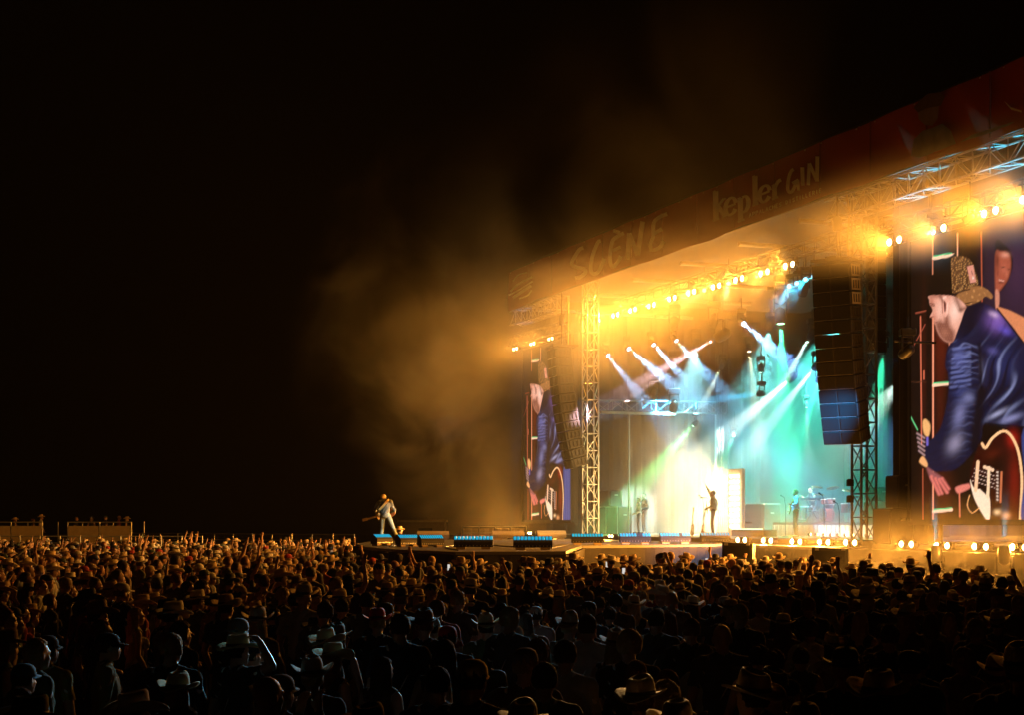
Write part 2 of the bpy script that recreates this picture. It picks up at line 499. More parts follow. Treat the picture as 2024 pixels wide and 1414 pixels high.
def curve(pts, w, n=6):
    """smooth (Catmull-Rom) stroke through pts"""
    out = []
    P = [pts[0]] + list(pts) + [pts[-1]]
    for i in range(1, len(P)-2):
        for k in range(n):
            t = k/n
            q = [.5*((2*P[i][c]) + (-P[i-1][c]+P[i+1][c])*t + (2*P[i-1][c]-5*P[i][c]+4*P[i+1][c]-P[i+2][c])*t*t + (-P[i-1][c]+3*P[i][c]-3*P[i+1][c]+P[i+2][c])*t**3) for c in (0,1)]
            out.append((q[0], q[1], w))
    out.append((pts[-1][0], pts[-1][1], w))
    return out
def L_(x0, y0, x1, y1, w): return [(x0, y0, w), (x1, y1, w)]
Z8 = lambda x, y: (960 + x*.3459, 300 + y*.3459)     # the enlargement the strokes were read from
def map8(x, y): return bpt(*Z8(x, y))
LET = {
 'letter_s': [curve([(568,548),(545,560),(508,618),(503,645),(530,660),(570,670),(580,690),(550,715),(520,722)], 9)],
 'letter_c': [curve([(668,510),(650,520),(622,590),(610,660),(620,695),(650,690),(672,650),(688,610)], 9)],
 'letter_e': [curve([(800,465),(770,480),(735,510),(722,580),(722,630),(735,655),(765,630),(782,595)], 9), L_(735,565,780,545,8), L_(740,450,778,462,8)],
 'letter_n': [L_(820,615,832,465,11), L_(832,465,878,590,10), L_(878,590,908,398,11)],
 'letter_e.001': [curve([(1048,355),(1010,370),(972,405),(968,480),(952,530),(960,560),(1000,550),(1030,510)], 9), L_(968,470,1020,440,9)],
}
for k, st in LET.items(): stroke_obj(k.split('.')[0], st, printm, bn, map8, BV-.075)
def ell(cx, cy, rx, ry, a0, a1, wt, w2, tilt=-.40, n=14):
    out = []
    for i in range(n+1):
        a = R(a0 + (a1-a0)*i/n)
        x = rx*math.cos(a); y = -ry*math.sin(a)
        out.append((cx + x, cy + y + tilt*x, w2 + (wt-w2)*abs(math.cos(a))))
    return out
S = -.40
KEP = {
 'letter_k': [L_(1325,225,1328,390,13), L_(1312,232,1326,224,5), L_(1310,394,1346,380,5), L_(1332,320,1372,268,6), L_(1340,310,1378,366,10), L_(1360,276,1384,266,4), L_(1364,374,1392,362,4)],
 'letter_e': [ell(1412,312,30,48,10,330,11,5), L_(1388,318,1440,297,5)],
 'letter_p': [L_(1466,262,1470,392,12), L_(1452,272,1470,262,5), L_(1452,400,1490,386,5), ell(1488,300,26,44,110,-110,11,5)],
 'letter_l': [L_(1550,138,1553,300,12), L_(1536,146,1552,137,5), L_(1536,308,1572,294,5)],
 'letter_e.001': [ell(1606,240,30,46,10,330,11,5), L_(1582,246,1634,224,5)],
 'letter_r': [L_(1662,190,1664,262,11), L_(1648,198,1664,188,5), L_(1648,272,1684,258,5), curve([(1668,200),(1682,172),(1700,160)], 8)],
 'letter_g': [curve([(1772,100),(1758,112),(1744,150),(1738,205),(1746,228),(1764,226),(1782,190),(1786,170)], 8), L_(1764,180,1800,160,7), L_(1796,160,1800,222,7)],
 'letter_i': [L_(1822,88,1824,192,9)],
 'letter_n': [L_(1856,190,1862,66,8), L_(1862,66,1906,168,8), L_(1906,170,1908,26,9)],
}
for k, st in KEP.items(): stroke_obj(k.split('.')[0], st, printm, bn, map8, BV-.075)
SEG = {'A':[((0,1),(.5,0)),((.5,0),(1,1)),((.2,.65),(.8,.65))],'P':[((0,1),(0,0)),((0,0),(.9,.05)),((.9,.05),(.9,.5)),((.9,.5),(0,.55))],'L':[((0,0),(0,1)),((0,1),(.8,1))],
 'C':[((1,.1),(.4,0)),((.4,0),(0,.5)),((0,.5),(.4,1)),((.4,1),(1,.9))],'H':[((0,0),(0,1)),((1,0),(1,1)),((0,.5),(1,.5))],'E':[((0,0),(0,1)),((0,0),(.8,0)),((0,.5),(.7,.5)),((0,1),(.8,1))],
 'S':[((1,.05),(.1,.15)),((.1,.15),(.1,.4)),((.1,.4),(.9,.6)),((.9,.6),(.9,.9)),((.9,.9),(0,.95))],'D':[((0,0),(0,1)),((0,0),(.8,.25)),((.8,.25),(.8,.75)),((.8,.75),(0,1))],
 'I':[((.4,0),(.4,1))],'T':[((0,0),(1,0)),((.5,0),(.5,1))],'R':[((0,1),(0,0)),((0,0),(.9,.1)),((.9,.1),(.9,.45)),((.9,.45),(0,.55)),((.3,.55),(1,1))]}
txt = 'APPALACHES DISTILLERIE'
for i, c in enumerate(txt):
    if c == ' ': continue
    x0 = 1518 + (1938-1518)*i/len(txt); y0 = 352 - (352-205)*i/len(txt)
    stroke_obj('letter_' + c.lower(), [L_(x0 + a[0]*12, y0 + a[1]*22 - a[0]*4, x0 + b[0]*12, y0 + b[1]*22 - b[0]*4, 1.6) for a, b in SEG[c]], printm, bn, map8, BV-.075)
# the small round mark at the far end and the printed rider in a hat at the near end
stroke_obj('printed_mark', [curve([(150,800),(190,760),(275,715)],5), curve([(140,820),(200,790),(278,740)],4), curve([(165,835),(215,800),(270,765)],7), curve([(200,840),(250,820),(272,790)],4), curve([(165,740),(195,705),(245,690)],3)], printm, bn, map8, BV-.075)
Z7 = lambda x, y: (1624 + x*.2829, 100 + y*.2829)
def map7(x, y): return bpt(*Z7(x, y))
def fill(name, pts, m, V):
    me = bpy.data.meshes.new(name)
    me.from_pydata([(map7(*p)[0], V, map7(*p)[1]) for p in pts], [], [tuple(range(len(pts)))])
    me.materials.append(m)
    return at_stage(link(name, me, bn))
fill('printed_shirt', [(640,735),(660,620),(720,560),(790,540),(860,510),(920,560),(955,650),(830,700),(700,750)], mat('printed_dull_blue', (.16,.15,.2), .55, 0, .5, 3), BV-.070)
fill('printed_face', [(690,430),(760,400),(836,382),(830,470),(790,525),(740,520),(695,480)], mat('printed_face_tone', (.22,.14,.13), .55, 0, .4, 3), BV-.074)
fill('printed_hat', [(660,400),(700,350),(760,300),(850,290),(880,320),(850,385),(760,400),(690,432)], mat('printed_hat_tone', (.10,.05,.03), .55, 0, .3, 3), BV-.078)
fill('printed_sleeve', [(985,640),(1060,590),(1200,545),(1365,495),(1330,520),(1180,580),(1050,620)], mat('printed_dull_blue', (.16,.15,.2)), BV-.070)
fill('printed_horn', [(1290,350),(1340,395),(1414,420),(1414,432),(1340,412)], printm, BV-.070)
# upstage wall of drapes, side masking
bw = thing('backdrop_drape', 'dark pleated drape hanging across the back of the stage', 'drape')
def drape(name, U0_, U1_, V, z0, z1, parent, m=blackcloth, along='U'):
    k = int(abs(U1_ - U0_) / .18)
    vs, fs = [], []
    for i in range(k+1):
        u = U0_ + (U1_ - U0_)*i/k; dv = .05*math.sin(i*1.7) + .03*(i % 2)
        for z in (z0, z1):
            vs.append((u, V + dv, z) if along == 'U' else (V + dv, u, z))
    for i in range(k): fs.append((2*i, 2*i+2, 2*i+3, 2*i+1))
    return at_stage(MB().add(vs, fs).build(name, m, parent))
greyd = mat('grey_drape', (.010,.010,.010), .9, 0, .4, 3, .4)
for k in range(6): drape('drape_panel', -11.6 + k*3.9, -11.6 + k*3.9 + 3.86, 12.9, 2.1, 12.5, bw, greyd)
sd = thing('side_drape', 'tall black masking drape between the near tower and the big screen', 'drape', group='black masking drapes beside the stage mouth')
Ua, _ = pix(1742, 700, .3); Ub, _ = pix(1800, 700, .3)
drape('drape_panel', Ua+.25, Ub+1.2, .55, 2.05, 12.6, sd)
sd = thing('side_drape', 'tall black masking drape between the far tower and the narrow screen', 'drape', group='black masking drapes beside the stage mouth')
drape('drape_panel', -12.75, -12.05, .9, 2.05, 12.6, sd)
sd = thing('side_drape', 'grey masking drape closing the far side of the stage behind the speaker cabinets', 'drape', group='black masking drapes beside the stage mouth')
drape('drape_panel', 1.2, 12.6, -19.0, 2.07, 12.6, sd, greyd, 'V')
# ------------------------------------------------------------------ LED screens: one painted picture, one colour per LED cell
SCR_W, SCR_Z0, SCR_Z1 = 6.0, 2.72, 10.75
SCR_L = pix(1801, 700, 0)[0]
def lin(c): return np.array([(x/255.0/12.92 if x <= 10 else ((x/255.0+.055)/1.055)**2.4) for x in c])
def paint_screen():
    nu, nv = 200, 268
    u = np.linspace(0, SCR_W, nu); v = np.linspace(SCR_Z0, SCR_Z1, nv)
    UU, ZZ = np.meshgrid(u, v)
    wx = EX.x*(UU + SCR_L + U0) + EY.x*V0
    wy = EX.y*(UU + SCR_L + U0) + EY.y*V0
    px = 1012 + F_PX*wx/wy; py = YH - F_PX*(ZZ - HC)/wy
    X = (px - 1790)*4.419; Y = (py - 440)*4.419           # the enlargement the picture was read from
    C = np.zeros(X.shape + (3,)); C[:] = lin((16, 8, 7))
    nz = np.random.RandomState(3)
    def ss(d, soft): return np.clip(.5 - d/soft, 0, 1)
    def sd_poly(P):
        P = np.array(P, float); d = np.full(X.shape, 1e9); ins = np.zeros(X.shape, bool)
        for i in range(len(P)):
            a, b = P[i], P[(i+1) % len(P)]
            e = b - a; L = max(1e-9, e @ e)
            t = np.clip(((X-a[0])*e[0] + (Y-a[1])*e[1])/L, 0, 1)
            d = np.minimum(d, np.hypot(X-a[0]-t*e[0], Y-a[1]-t*e[1]))
            c = (a[1] > Y) != (b[1] > Y)
            xi = a[0] + (Y - a[1])*(b[0]-a[0])/(b[1]-a[1] + 1e-9)
            ins ^= c & (X < xi)
        return np.where(ins, -d, d)
    def smooth_poly(P, n=5):
        out = []
        m = len(P)
        for i in range(m):
            p0, p1, p2, p3 = (np.array(P[(i+k-1) % m], float) for k in range(4))
            for k in range(n):
                t = k/n
                out.append(.5*(2*p1 + (p2-p0)*t + (2*p0-5*p1+4*p2-p3)*t*t + (3*p1-p0-3*p2+p3)*t**3))
        return out
    def put(a, col):
        a = a[..., None]
        C[:] = C*(1-a) + (lin(col) if isinstance(col, tuple) else col)*a
    def poly(P, col, soft=10, sm=True, op=1.0):
        d = sd_poly(smooth_poly(P) if sm else P); a = ss(d, soft)*op; put(a, col); return a, d
    def line(x0, y0, x1, y1, w, col, soft=6, op=1.0):
        e = np.array((x1-x0, y1-y0), float); L = e @ e
        t = np.clip(((X-x0)*e[0] + (Y-y0)*e[1])/L, 0, 1)
        d = np.hypot(X-x0-t*e[0], Y-y0-t*e[1]) - w
        put(ss(d, soft)*op, col)
    def glow(cx, cy, rx, ry, col, op, ang=0.0, mask=None, sharp=1.6):
        ca, sa = math.cos(ang), math.sin(ang)
        dx, dy = (X-cx)*ca + (Y-cy)*sa, -(X-cx)*sa + (Y-cy)*ca
        a = np.exp(-((dx/rx)**2 + (dy/ry)**2)*sharp)*op
        if mask is not None: a = a*mask
        put(a, col)
    D = 1326
    # background: dark wings, reddish drapes, vertical lit lines, small lamps
    glow(300, 1500, 60, 900, (70, 22, 12), .8)
    glow(160, 1300, 25, 900, (58, 18, 10), .8)
    glow(310,1100,75,340,(88,26,14),.75); glow(330,D+1050,110,260,(96,40,22),.6); glow(180,D+1000,60,300,(70,28,16),.6)
    poly([(660,60),(1300,60),(1300,900),(660,900)], (42, 26, 40), 120, False)
    glow(980, 420, 170, 420, (62, 36, 62), .8)
    line(236,150,236,450,4,(240,150,110)); line(453,95,453,290,5,(255,190,150)); line(660,80,668,690,4,(200,95,60))
    line(240,830,240,D+1280,7,(250,150,115)); line(130,820,140,D+620,5,(220,110,80)); line(150,D+830,152,D+1280,4,(190,90,60))
    line(160,1300,160,1370,5,(220,110,80)); line(470,D+1040,474,D+1250,6,(220,120,90)); line(383,1050,385,1085,6,(240,150,120))
    line(0,1210,170,890,3,(170,80,60)); line(0,D+290,105,D+490,4,(110,220,140)); line(90,790,175,770,6,(150,70,50))
    line(0,1400,180,1395,3,(90,50,30))
    for y0 in (285, D+75, D+1180):
        line(245,y0+25,420 if y0 < 400 else 400,y0-3 if y0 < 400 else y0+8,14,(255,205,170)); line(245,y0+8,400,y0-20 if y0 < 400 else y0-6,5,(80,220,140))
    # the second musician behind, half hidden
    poly([(785,175),(860,190),(920,260),(935,380),(890,520),(830,600),(785,600)], (20,10,12), 12)
    poly([(785,270),(830,250),(890,262),(918,320),(915,420),(890,500),(850,560),(815,600),(785,600)], (164,80,58), 22)
    glow(870,280,45,30,(225,150,125),.8); glow(860,400,30,50,(200,110,85),.5); glow(805,440,14,40,(120,50,38),.6)
    glow(852,388,24,8,(64,24,18),.9); glow(900,405,14,7,(64,24,18),.9); line(818,500,856,510,4,(226,170,150),10); glow(835,524,34,8,(80,28,22),.9); glow(882,445,14,34,(196,112,86),.6); glow(800,330,22,90,(70,26,18),.7)
    poly([(785,590),(815,600),(818,700),(800,760),(785,730)], (205,130,105), 12)
    # cap: dark front half, mottled crown, tag, bill at the back
    poly([(400,290),(440,290),(420,600),(205,640),(215,520),(260,420),(330,330)], (12,7,6), 10)
    a, d = poly([(398,330),(440,292),(520,298),(580,345),(610,430),(630,545),(540,590),(420,620),(404,500)], (88,54,32), 8)
    mott = sum(np.sin(X*fx + Y*fy + ph) for fx, fy, ph in ((.11,.03,0),(.05,.12,1),(-.09,.10,2),(.16,-.07,4)))
    mott2 = np.sin(X*.19+Y*.05+3*np.sin(Y*.05))*np.sin(Y*.15-X*.04+2*np.sin(X*.06)); put(a*np.clip(mott2*1.6-.35, 0, 1)*.9, (206,150,88)); put(a*np.clip((580-X)/180,0,1)*np.clip(mott2+.3,0,1)*.4, (190,130,70)); put(a*np.clip(-mott*.5 - .5, 0, 1)*.8, (52,32,22))
    poly([(536,385),(590,368),(618,520),(566,530)], (216,140,120), 5, False); line(575,420,585,450,3,(110,60,60)); line(588,475,590,490,5,(255,230,210))
    a, d = poly([(440,640),(540,575),(640,552),(720,590),(762,640),(745,665),(700,645),(640,690),(560,722),(490,700)], (150,98,56), 7)
    put(a*np.clip(mott*.4 - .4, 0, 1)*.7, (216,150,90)); line(490,708,640,690,4,(60,36,24)); line(430,620,560,580,5,(50,30,22))
    # head in profile, bent down
    a, d = poly([(205,640),(330,632),(440,650),(530,730),(520,790),(450,960),(410,1045),(350,1040),(300,995),(268,930),(262,902),(246,872),(248,845),(236,832),(214,826),(218,806),(236,768),(226,735),(210,708),(208,675)], (228,158,134), 8); HMk = a.copy()
    glow(430,770,66,120,(252,206,186),.9,0,HMk); glow(225,700,30,80,(176,98,78),.75,0,HMk); glow(250,830,26,60,(190,112,92),.7,0,HMk); glow(280,640,120,26,(150,84,66),.7,0,HMk); glow(300,760,40,90,(246,196,176),.5,0,HMk)
    line(214,704,252,712,4,(96,48,38),10); line(228,722,250,727,5,(70,34,28),8,.8); line(216,824,240,822,4,(150,80,64),8); line(248,868,276,872,3,(128,56,48),8)
    a, d = poly([(262,880),(300,850),(330,862),(352,800),(375,820),(392,900),(430,960),(418,1048),(350,1042),(300,998),(268,932)], (112,58,44), 46, True, .9)
    br = np.sin(X*.21+Y*.13)*np.sin(X*.09-Y*.26); put(a*HMk*np.clip(br-.15,0,1)*.5, (196,128,100)); glow(340,960,40,50,(186,118,92),.5,0,HMk)
    poly([(318,660),(350,640),(374,690),(370,790),(345,822),(325,780)], (236,168,146), 8); poly([(334,690),(352,700),(350,766),(338,772)], (96,36,28), 9); line(322,664,352,648,4,(255,214,196),8); line(368,700,362,790,4,(255,206,186),8)
    line(318,660,322,790,3,(150,78,60),8)
    line(440,660,480,760,16,(112,66,50),40,.85); line(480,760,530,742,12,(104,60,48),30,.8); line(300,640,330,690,8,(104,60,46),24,.8)
    # jacket: body, sleeve, cuff, with creases of light
    J = [(540,735),(680,705),(790,760),(900,830),(1010,960),(1300,1050),(1300,D+480),(1060,D+460),(900,D+470),(690,D+440),(660,D+560),(560,D+720),(440,D+830),(330,D+850),(200,D+830),(175,D+640),(300,D+480),(370,D+200),(370,D),(345,1250),(370,1090),(430,1020),(480,880)]
    a, d = poly(J, (17,20,46), 10); JM = a.copy()
    poly([(545,735),(680,705),(640,860),(500,1010),(440,1010),(490,850)], (11,12,28), 14)
    glow(800,860,120,110,(126,88,170),.9,.6,JM); glow(770,800,50,30,(220,180,220),.8,.5,JM); glow(870,940,80,40,(98,80,190),.8,.5,JM)
    glow(460,1270,70,230,(42,52,108),.8,0,JM); glow(490,D+60,80,280,(44,54,108),.8,0,JM); glow(840,1230,160,200,(36,42,88),.7,0,JM)
    for k in range(9): line(420-k*3,1110+k*42,560,1085+k*42,6,(112,120,178),30,.8); line(410-k*3,1130+k*42,565,1108+k*42,5,(12,13,34),26,.8)
    # leather: soft creases that run round the sleeve and fan out over the back
    sl, _ = None, None
    sleeve = ss(sd_poly(smooth_poly([(430,1030),(560,1050),(640,1090),(650,D+100),(620,D+420),(540,D+700),(380,D+830),(220,D+800),(210,D+680),(330,D+480),(385,D+200),(380,D),(360,1250),(385,1100)])), 40)*JM
    back = JM*(1-sleeve)
    wz = 22*np.sin(X*.013+1.3) + 16*np.sin(Y*.017+X*.006) + 9*np.sin(X*.04-Y*.03)
    r1 = np.clip(np.cos((Y*.93 + X*.22 + wz)*.105), 0, 1)**3*np.exp(-((X-520)/120)**2)*(.55+.45*np.sin(Y*.006+2))
    put(sleeve*r1*.75*np.exp(-((Y-1350)/420)**2), (140,146,198)); put(sleeve*np.clip(np.cos((Y*.93+X*.22+wz)*.105+2.4),0,1)**3*.6, (10,11,28))
    glow(470,D+360,60,150,(122,122,168),.75,.25,sleeve); glow(430,D+610,70,110,(150,140,168),.8,.5,sleeve); glow(550,D+210,60,60,(128,130,176),.6,.3,sleeve); glow(470,1180,70,90,(92,98,160),.6,0,sleeve)
    w2 = 30*np.sin(Y*.012) + 24*np.sin(X*.010+Y*.004) + 10*np.sin(X*.035+Y*.02)
    f1 = np.clip(np.cos((X*.86 + Y*.42 + w2)*.050), 0, 1)**5; f2 = np.clip(np.cos((X*.86 + Y*.42 + w2)*.050 + 2.6), 0, 1)**3
    zone = np.exp(-(((X-780)/230)**2 + ((Y-1330)/260)**2)) + .9*np.exp(-(((X-900)/200)**2 + ((Y-D-250)/190)**2))
    put(np.clip(back*f1*zone*.75, 0, .9)*(.55+.45*np.sin(X*.021+Y*.013)), (140,146,192)); put(np.clip(back*f2*(.25+zone)*.8, 0, .85), (9,10,26))
    glow(620,1230,46,110,(150,146,176),.75,-.25,back); glow(920,D+390,120,36,(140,140,188),.8,-.35,back); glow(800,D+350,110,26,(176,176,214),.7,-.5,back); glow(760,1120,60,40,(90,84,150),.6,.3,back)
    line(645,1060,660,D+150,16,(10,10,24),22,.9); line(665,D+150,600,D+640,40,(8,8,16),40,.9); line(690,D+250,900,D+110,14,(10,10,26),26,.7); line(700,D+438,1040,D+470,12,(8,8,14),14,.9)
    # hands
    poly([(185,D+815),(240,D+850),(320,D+910),(300,D+960),(235,D+950),(205,D+890)], (150,84,84), 22)
    for x0,y0,x1,y1,w in ((225,D+900,292,D+1050,15),(262,D+915,318,D+1045,13),(295,D+925,362,D+1035,15),(320,D+915,378,D+1005,12)): line(x0,y0,x1,y1,w,(222,116,104),16,.95); line(x0+14,y0+6,x1+12,y1-8,3,(120,44,40),8,.8)
    poly([(440,D+990),(560,D+960),(560,D+1000),(480,D+1040),(450,D+1040)], (226,124,108), 16)
    # guitar head, body edge, pickguard, strings, bridge, knobs
    poly([(150,D+420),(175,D+395),(215,D+450),(200,D+545),(160,D+520)], (240,176,110), 14); poly([(120,D+770),(150,D+720),(190,D+780),(180,D+815)], (240,170,110), 12)
    for k in range(5): line(100+k*4,D+520+k*38,165,D+560+k*38,7,(190,150,150),10,.8)
    line(190,D+560,190,D+620,9,(130,110,220),12,.8)
    poly([(640,D+620),(720,D+600),(820,D+510),(900,D+520),(980,D+640),(1020,D+860),(1010,D+1290),(740,D+1290),(580,D+1010),(560,D+900)], (46,9,6), 14)
    glow(935,D+570,60,90,(168,28,18),.9); glow(800,D+820,120,150,(24,8,5),.9); glow(950,D+950,60,300,(118,26,14),.9); glow(760,D+700,90,50,(92,30,14),.5,-.4)
    edge = curve([(668,D+610),(700,D+645),(760,D+560),(850,D+500),(920,D+540),(985,D+680),(1015,D+900),(1010,D+1100),(998,D+1290)], 9)
    for p, q in zip(edge, edge[1:]): line(p[0],p[1],q[0],q[1],11,(255,196,140),6)
    poly([(562,D+920),(600,D+1000),(690,D+1010),(735,D+1090),(735,D+1270),(700,D+1270),(600,D+1090)], (255,222,190), 6)
    line(632,D+770,612,D+1020,14,(250,196,150)); line(728,D+820,718,D+1080,12,(255,214,170)); line(690,D+815,760,D+840,14,(250,200,160))
    poly([(640,D+880),(710,D+900),(705,D+1060),(640,D+1000)], (26,12,10), 6, False)
    for k in range(4): line(600+k*-8,D+830+k*34,810,D+905+k*34,2.5,(230,190,170),4,.8)
    line(800,D+850,795,D+1120,16,(70,36,26)); 
    for k in range(9): line(798,D+860+k*30,806,D+862+k*30,6,(250,220,200),6,.9)
    line(838,D+860,828,D+1120,9,(200,110,70)); glow(800,D+1210,36,30,(255,205,150),.95); glow(880,D+1240,44,40,(240,160,100),.95)
    for p, q in zip(*(lambda c: (c, c[1:]))(curve([(560,D+1060),(540,D+1150),(580,D+1215),(645,D+1170)],4))): line(p[0],p[1],q[0],q[1],4,(236,170,110),4)
    # strap over the shoulder and the jeans beside the guitar
    poly([(800,745),(860,750),(960,790),(1100,880),(1300,1120),(1300,1330),(1060,1080),(930,900)], (214,130,86), 10); line(800,750,1040,1060,7,(14,10,14),8)
    poly([(1030,D+480),(1300,D+440),(1300,D+1300),(1020,D+1300),(1040,D+900)], (52,64,122), 14)
    for k in range(5): line(1080+k*40,D+520,1050+k*46,D+1290,6,(104,118,178),26,.5)
    C *= (1 + .05*nz.randn(*X.shape))[..., None]
    return u, v, np.clip(C, 0.0005, 1)
def screen_mesh():
    u, v, C = paint_screen()
    nv, nu = C.shape[:2]
    me = bpy.data.meshes.new('display')
    vs = np.zeros((nv, nu, 3)); vs[..., 0] = u[None, :]; vs[..., 2] = v[:, None]
    idx = np.arange(nu*nv).reshape(nv, nu)
    fs = np.stack([idx[:-1,:-1], idx[:-1,1:], idx[1:,1:], idx[1:,:-1]], -1).reshape(-1, 4)
    me.from_pydata(vs.reshape(-1, 3).tolist(), [], fs.tolist())
    at = me.color_attributes.new('led', 'FLOAT_COLOR', 'POINT')
    at.data.foreach_set('color', np.concatenate([C.reshape(-1, 3), np.ones((nu*nv, 1))], 1).astype(np.float32).ravel())
    m = bpy.data.materials.new('led_cells'); m.use_nodes = True
    nt = m.node_tree; b = nt.nodes['Principled BSDF']
    va = nt.nodes.new('ShaderNodeVertexColor'); va.layer_name = 'led'
    nt.links.new(va.outputs[0], b.inputs['Emission Color'])
    b.inputs['Emission Strength'].default_value = 1.12
    b.inputs['Base Color'].default_value = (.012,.012,.012,1); b.inputs['Roughness'].default_value = .7
    m.cycles.emission_sampling = 'NONE'
    me.materials.append(m)
    return me
SM = screen_mesh()
for nm, U, lab in (('near', SCR_L, 'big bright video screen near the camera showing a guitarist bent over in a cap'), ('far', pix(1035, 700, 0)[0], 'narrow far video screen beside the pale tower showing the same bent guitarist')):
    t = thing('video_screen', lab, 'screen', W(0,0,0), ROT, 'video screens beside the stage')
    link('display', SM, t, (U, 0, 0))
    MB().box((U + 3, .14, 6.72), (6.3, .2, 8.3)).build('cabinet', black, t)
    for s, c, z in (('frame_rail', (U-.06, .0, 6.72), (.1,.1,8.25)), ('frame_rail', (U+6.06, .0, 6.72), (.1,.1,8.25)), ('frame_rail', (U+3, .0, 10.82), (6.2,.1,.12)), ('frame_rail', (U+3, .0, 2.65), (6.2,.1,.12))):
        MB().box(c, z).build(s, black, t)
    drape('base_drape', U - .6, U + 7.6 if U > 0 else U + 6.3, -.25, 1.0, 2.6, t, blackcloth)
    c = t.children[-1]; c.location = (0,0,0); c.rotation_euler = (0,0,0)
# ------------------------------------------------------------------ amber blinders (each a pair of lamps that really light the place)
AMBER = (1.0, 0.36, 0.04)
hot = mat('blinder_lens', (1,.8,.5), .3, emit=(1.0,.58,.20), estr=40)
def blinder(x, y, V, p, label, group, hang, tilt=-.35, sp=.25, r=.10, cone=150):
    U, z = pix(x, y, V)
    t = thing('blinder_light', label, 'stage light', W(U, V, z), ROT, group)
    b = MB()
    for s in (-1, 1):
        b.lathe([(.06,-.13),(.10,-.11),(r+.03,-.01),(r+.03,.012),(r+.012,.012),(r+.008,-.02)], 14, (s*sp,0,0), Matrix.Rotation(R(90), 4, 'X'))
    b.box((0,.15,0),(2*sp+.2,.06,.16)); b.build('housing', black, t)
    for s in (-1, 1):
        MB().lathe([(.001,.055),(r*.6,.042),(r,.0),(r*.9,-.02)], 14, (s*sp,-.01,0), Matrix.Rotation(R(90), 4, 'X')).build('lens', hot, t, True)
    y_ = MB()
    if hang: y_.box((0,.15,.18),(.05,.05,.28)).box((0,.15,.34),(.16,.08,.06))
    else: y_.box((0,.15,-.1),(.3,.16,.05)).box((0,.15,-.06),(.05,.05,.06))
    y_.build('bracket', black, t)
    spot(t, (0,-.12,0), (0,-1,tilt), AMBER, p, cone, .7, .12)
    return t
TOP_C = [(1180,635),(1217,623),(1251,613),(1288,604),(1329,590),(1367,578),(1416,566),(1461,552),(1511,539),(1560,524)]
TOP_R = [(1768,476),(1855,453),(1957,419),(2034,391)]
TOP_L = [(1019,690),(1053,680),(1089,670)]
LOW_R = [(1792,1077),(1862,1080),(1938,1082),(2014,1083)]
LOW_C = [(1466,1069),(1517,1070),(1574,1072),(1629,1073),(1681,1074)]
LOW_L = [(1022,1056),(1048,1055),(1075,1056),(1105,1056),(1208,1061)]
ORD = ['first','second','third','fourth','fifth','sixth','seventh','eighth','ninth','tenth']
for k, (x, y) in enumerate(TOP_C): blinder(x, y, 1.2, P_TOP_C, '%s of ten amber blinders over the stage mouth, counted from the far tower' % ORD[k], 'amber blinders over the stage mouth', True)
for k, (x, y) in enumerate(TOP_R): blinder(x, y, -.7, P_TOP_R, '%s of four amber blinders glowing above the big near screen, from the near tower outward' % ORD[k], 'amber blinders above the big screen', True, -.45, cone=118)
for k, (x, y) in enumerate(TOP_L): blinder(x, y, -.7, P_TOP_L, '%s of three amber blinders above the narrow far screen, from its outer edge' % ORD[k], 'amber blinders above the narrow screen', True, -.2, sp=.2, r=.06, cone=112)
for k, (x, y) in enumerate(LOW_R): blinder(x, y, -.75, P_LOW_R, '%s of four amber blinders below the big near screen, from the near tower outward' % ORD[k], 'amber blinders below the big screen', False, .35, r=.085, cone=176)
for k, (x, y) in enumerate(LOW_C): blinder(x, y, -1.2, P_LOW_C, '%s of five amber floor blinders at the stage edge left of the near tower' % ORD[k], 'amber floor blinders on the stage edge', False, .3, r=.085, cone=172)
for k, (x, y) in enumerate(LOW_L): blinder(x, y, -.6, P_LOW_L, '%s of five small amber floor lamps behind the light bars by the far tower' % ORD[k], 'small amber floor lamps by the far tower', False, .12, sp=.14, r=.05)

# ------------------------------------------------------------------ moving lamps
def moving_head(x, y, V, end, Vend, colour, power, angle, label, hang=True, r=.10, group='moving lamps over the stage', estr=14, up=None, cname='moving_light'):
    src = pixw(x, y, V) if not isinstance(x, Vector) else x
    dst = pixw(*end, Vend) if not isinstance(end, Vector) else end
    d = (dst - src).normalized()
    t = thing(cname, label, 'stage light', src, 0, group)
    q = d.to_track_quat('-Z', 'Y').to_matrix().to_4x4()
    k = r/.10
    MB().lathe([(.06,.40*k),(.12*k,.34*k),(.135*k,.16*k),(.125*k,.05*k),(r*1.08,.0),(r*1.0,-.012),(r*.97,.02)], 14, (0,0,0), q).build('head', black, t, True)
    hd = t.children[-1]
    lens = mat('lens_%.2f_%.2f_%.2f_%g' % (*colour, estr), (.8,.8,.8) if estr else (.02,.02,.02), .3, emit=tuple(.25+.75*c for c in colour), estr=estr)
    MB().lathe([(.001,-.008),(r*.6,-.004),(r*.96,.006)], 16, (0,0,0), q).build('lens', lens, hd)
    c = -d*.22*k
    s = 1 if hang else -1
    side = d.cross(Vector((0,0,1))).normalized()*.17*k
    MB().tube(c+side, c+side+Vector((0,0,s*.34*k)), .03, 6).tube(c-side, c-side+Vector((0,0,s*.34*k)), .03, 6).tube(c+side+Vector((0,0,s*.34*k)), c-side+Vector((0,0,s*.34*k)), .035, 6).build('yoke', black, t)
    MB().bevel_box(c + Vector((0,0,s*.44*k)), (.36*k,.30*k,.16*k), .03).build('base', black, t)
    if hang: MB().tube(c + Vector((0,0,.5*k)), c + Vector((0,0,.95)), .025, 6).build('clamp', black, t)
    spot(t, d*.03, d, colour, power*BEAM_K, angle, 1.0 if angle > 20 else .6, .05)
    return t
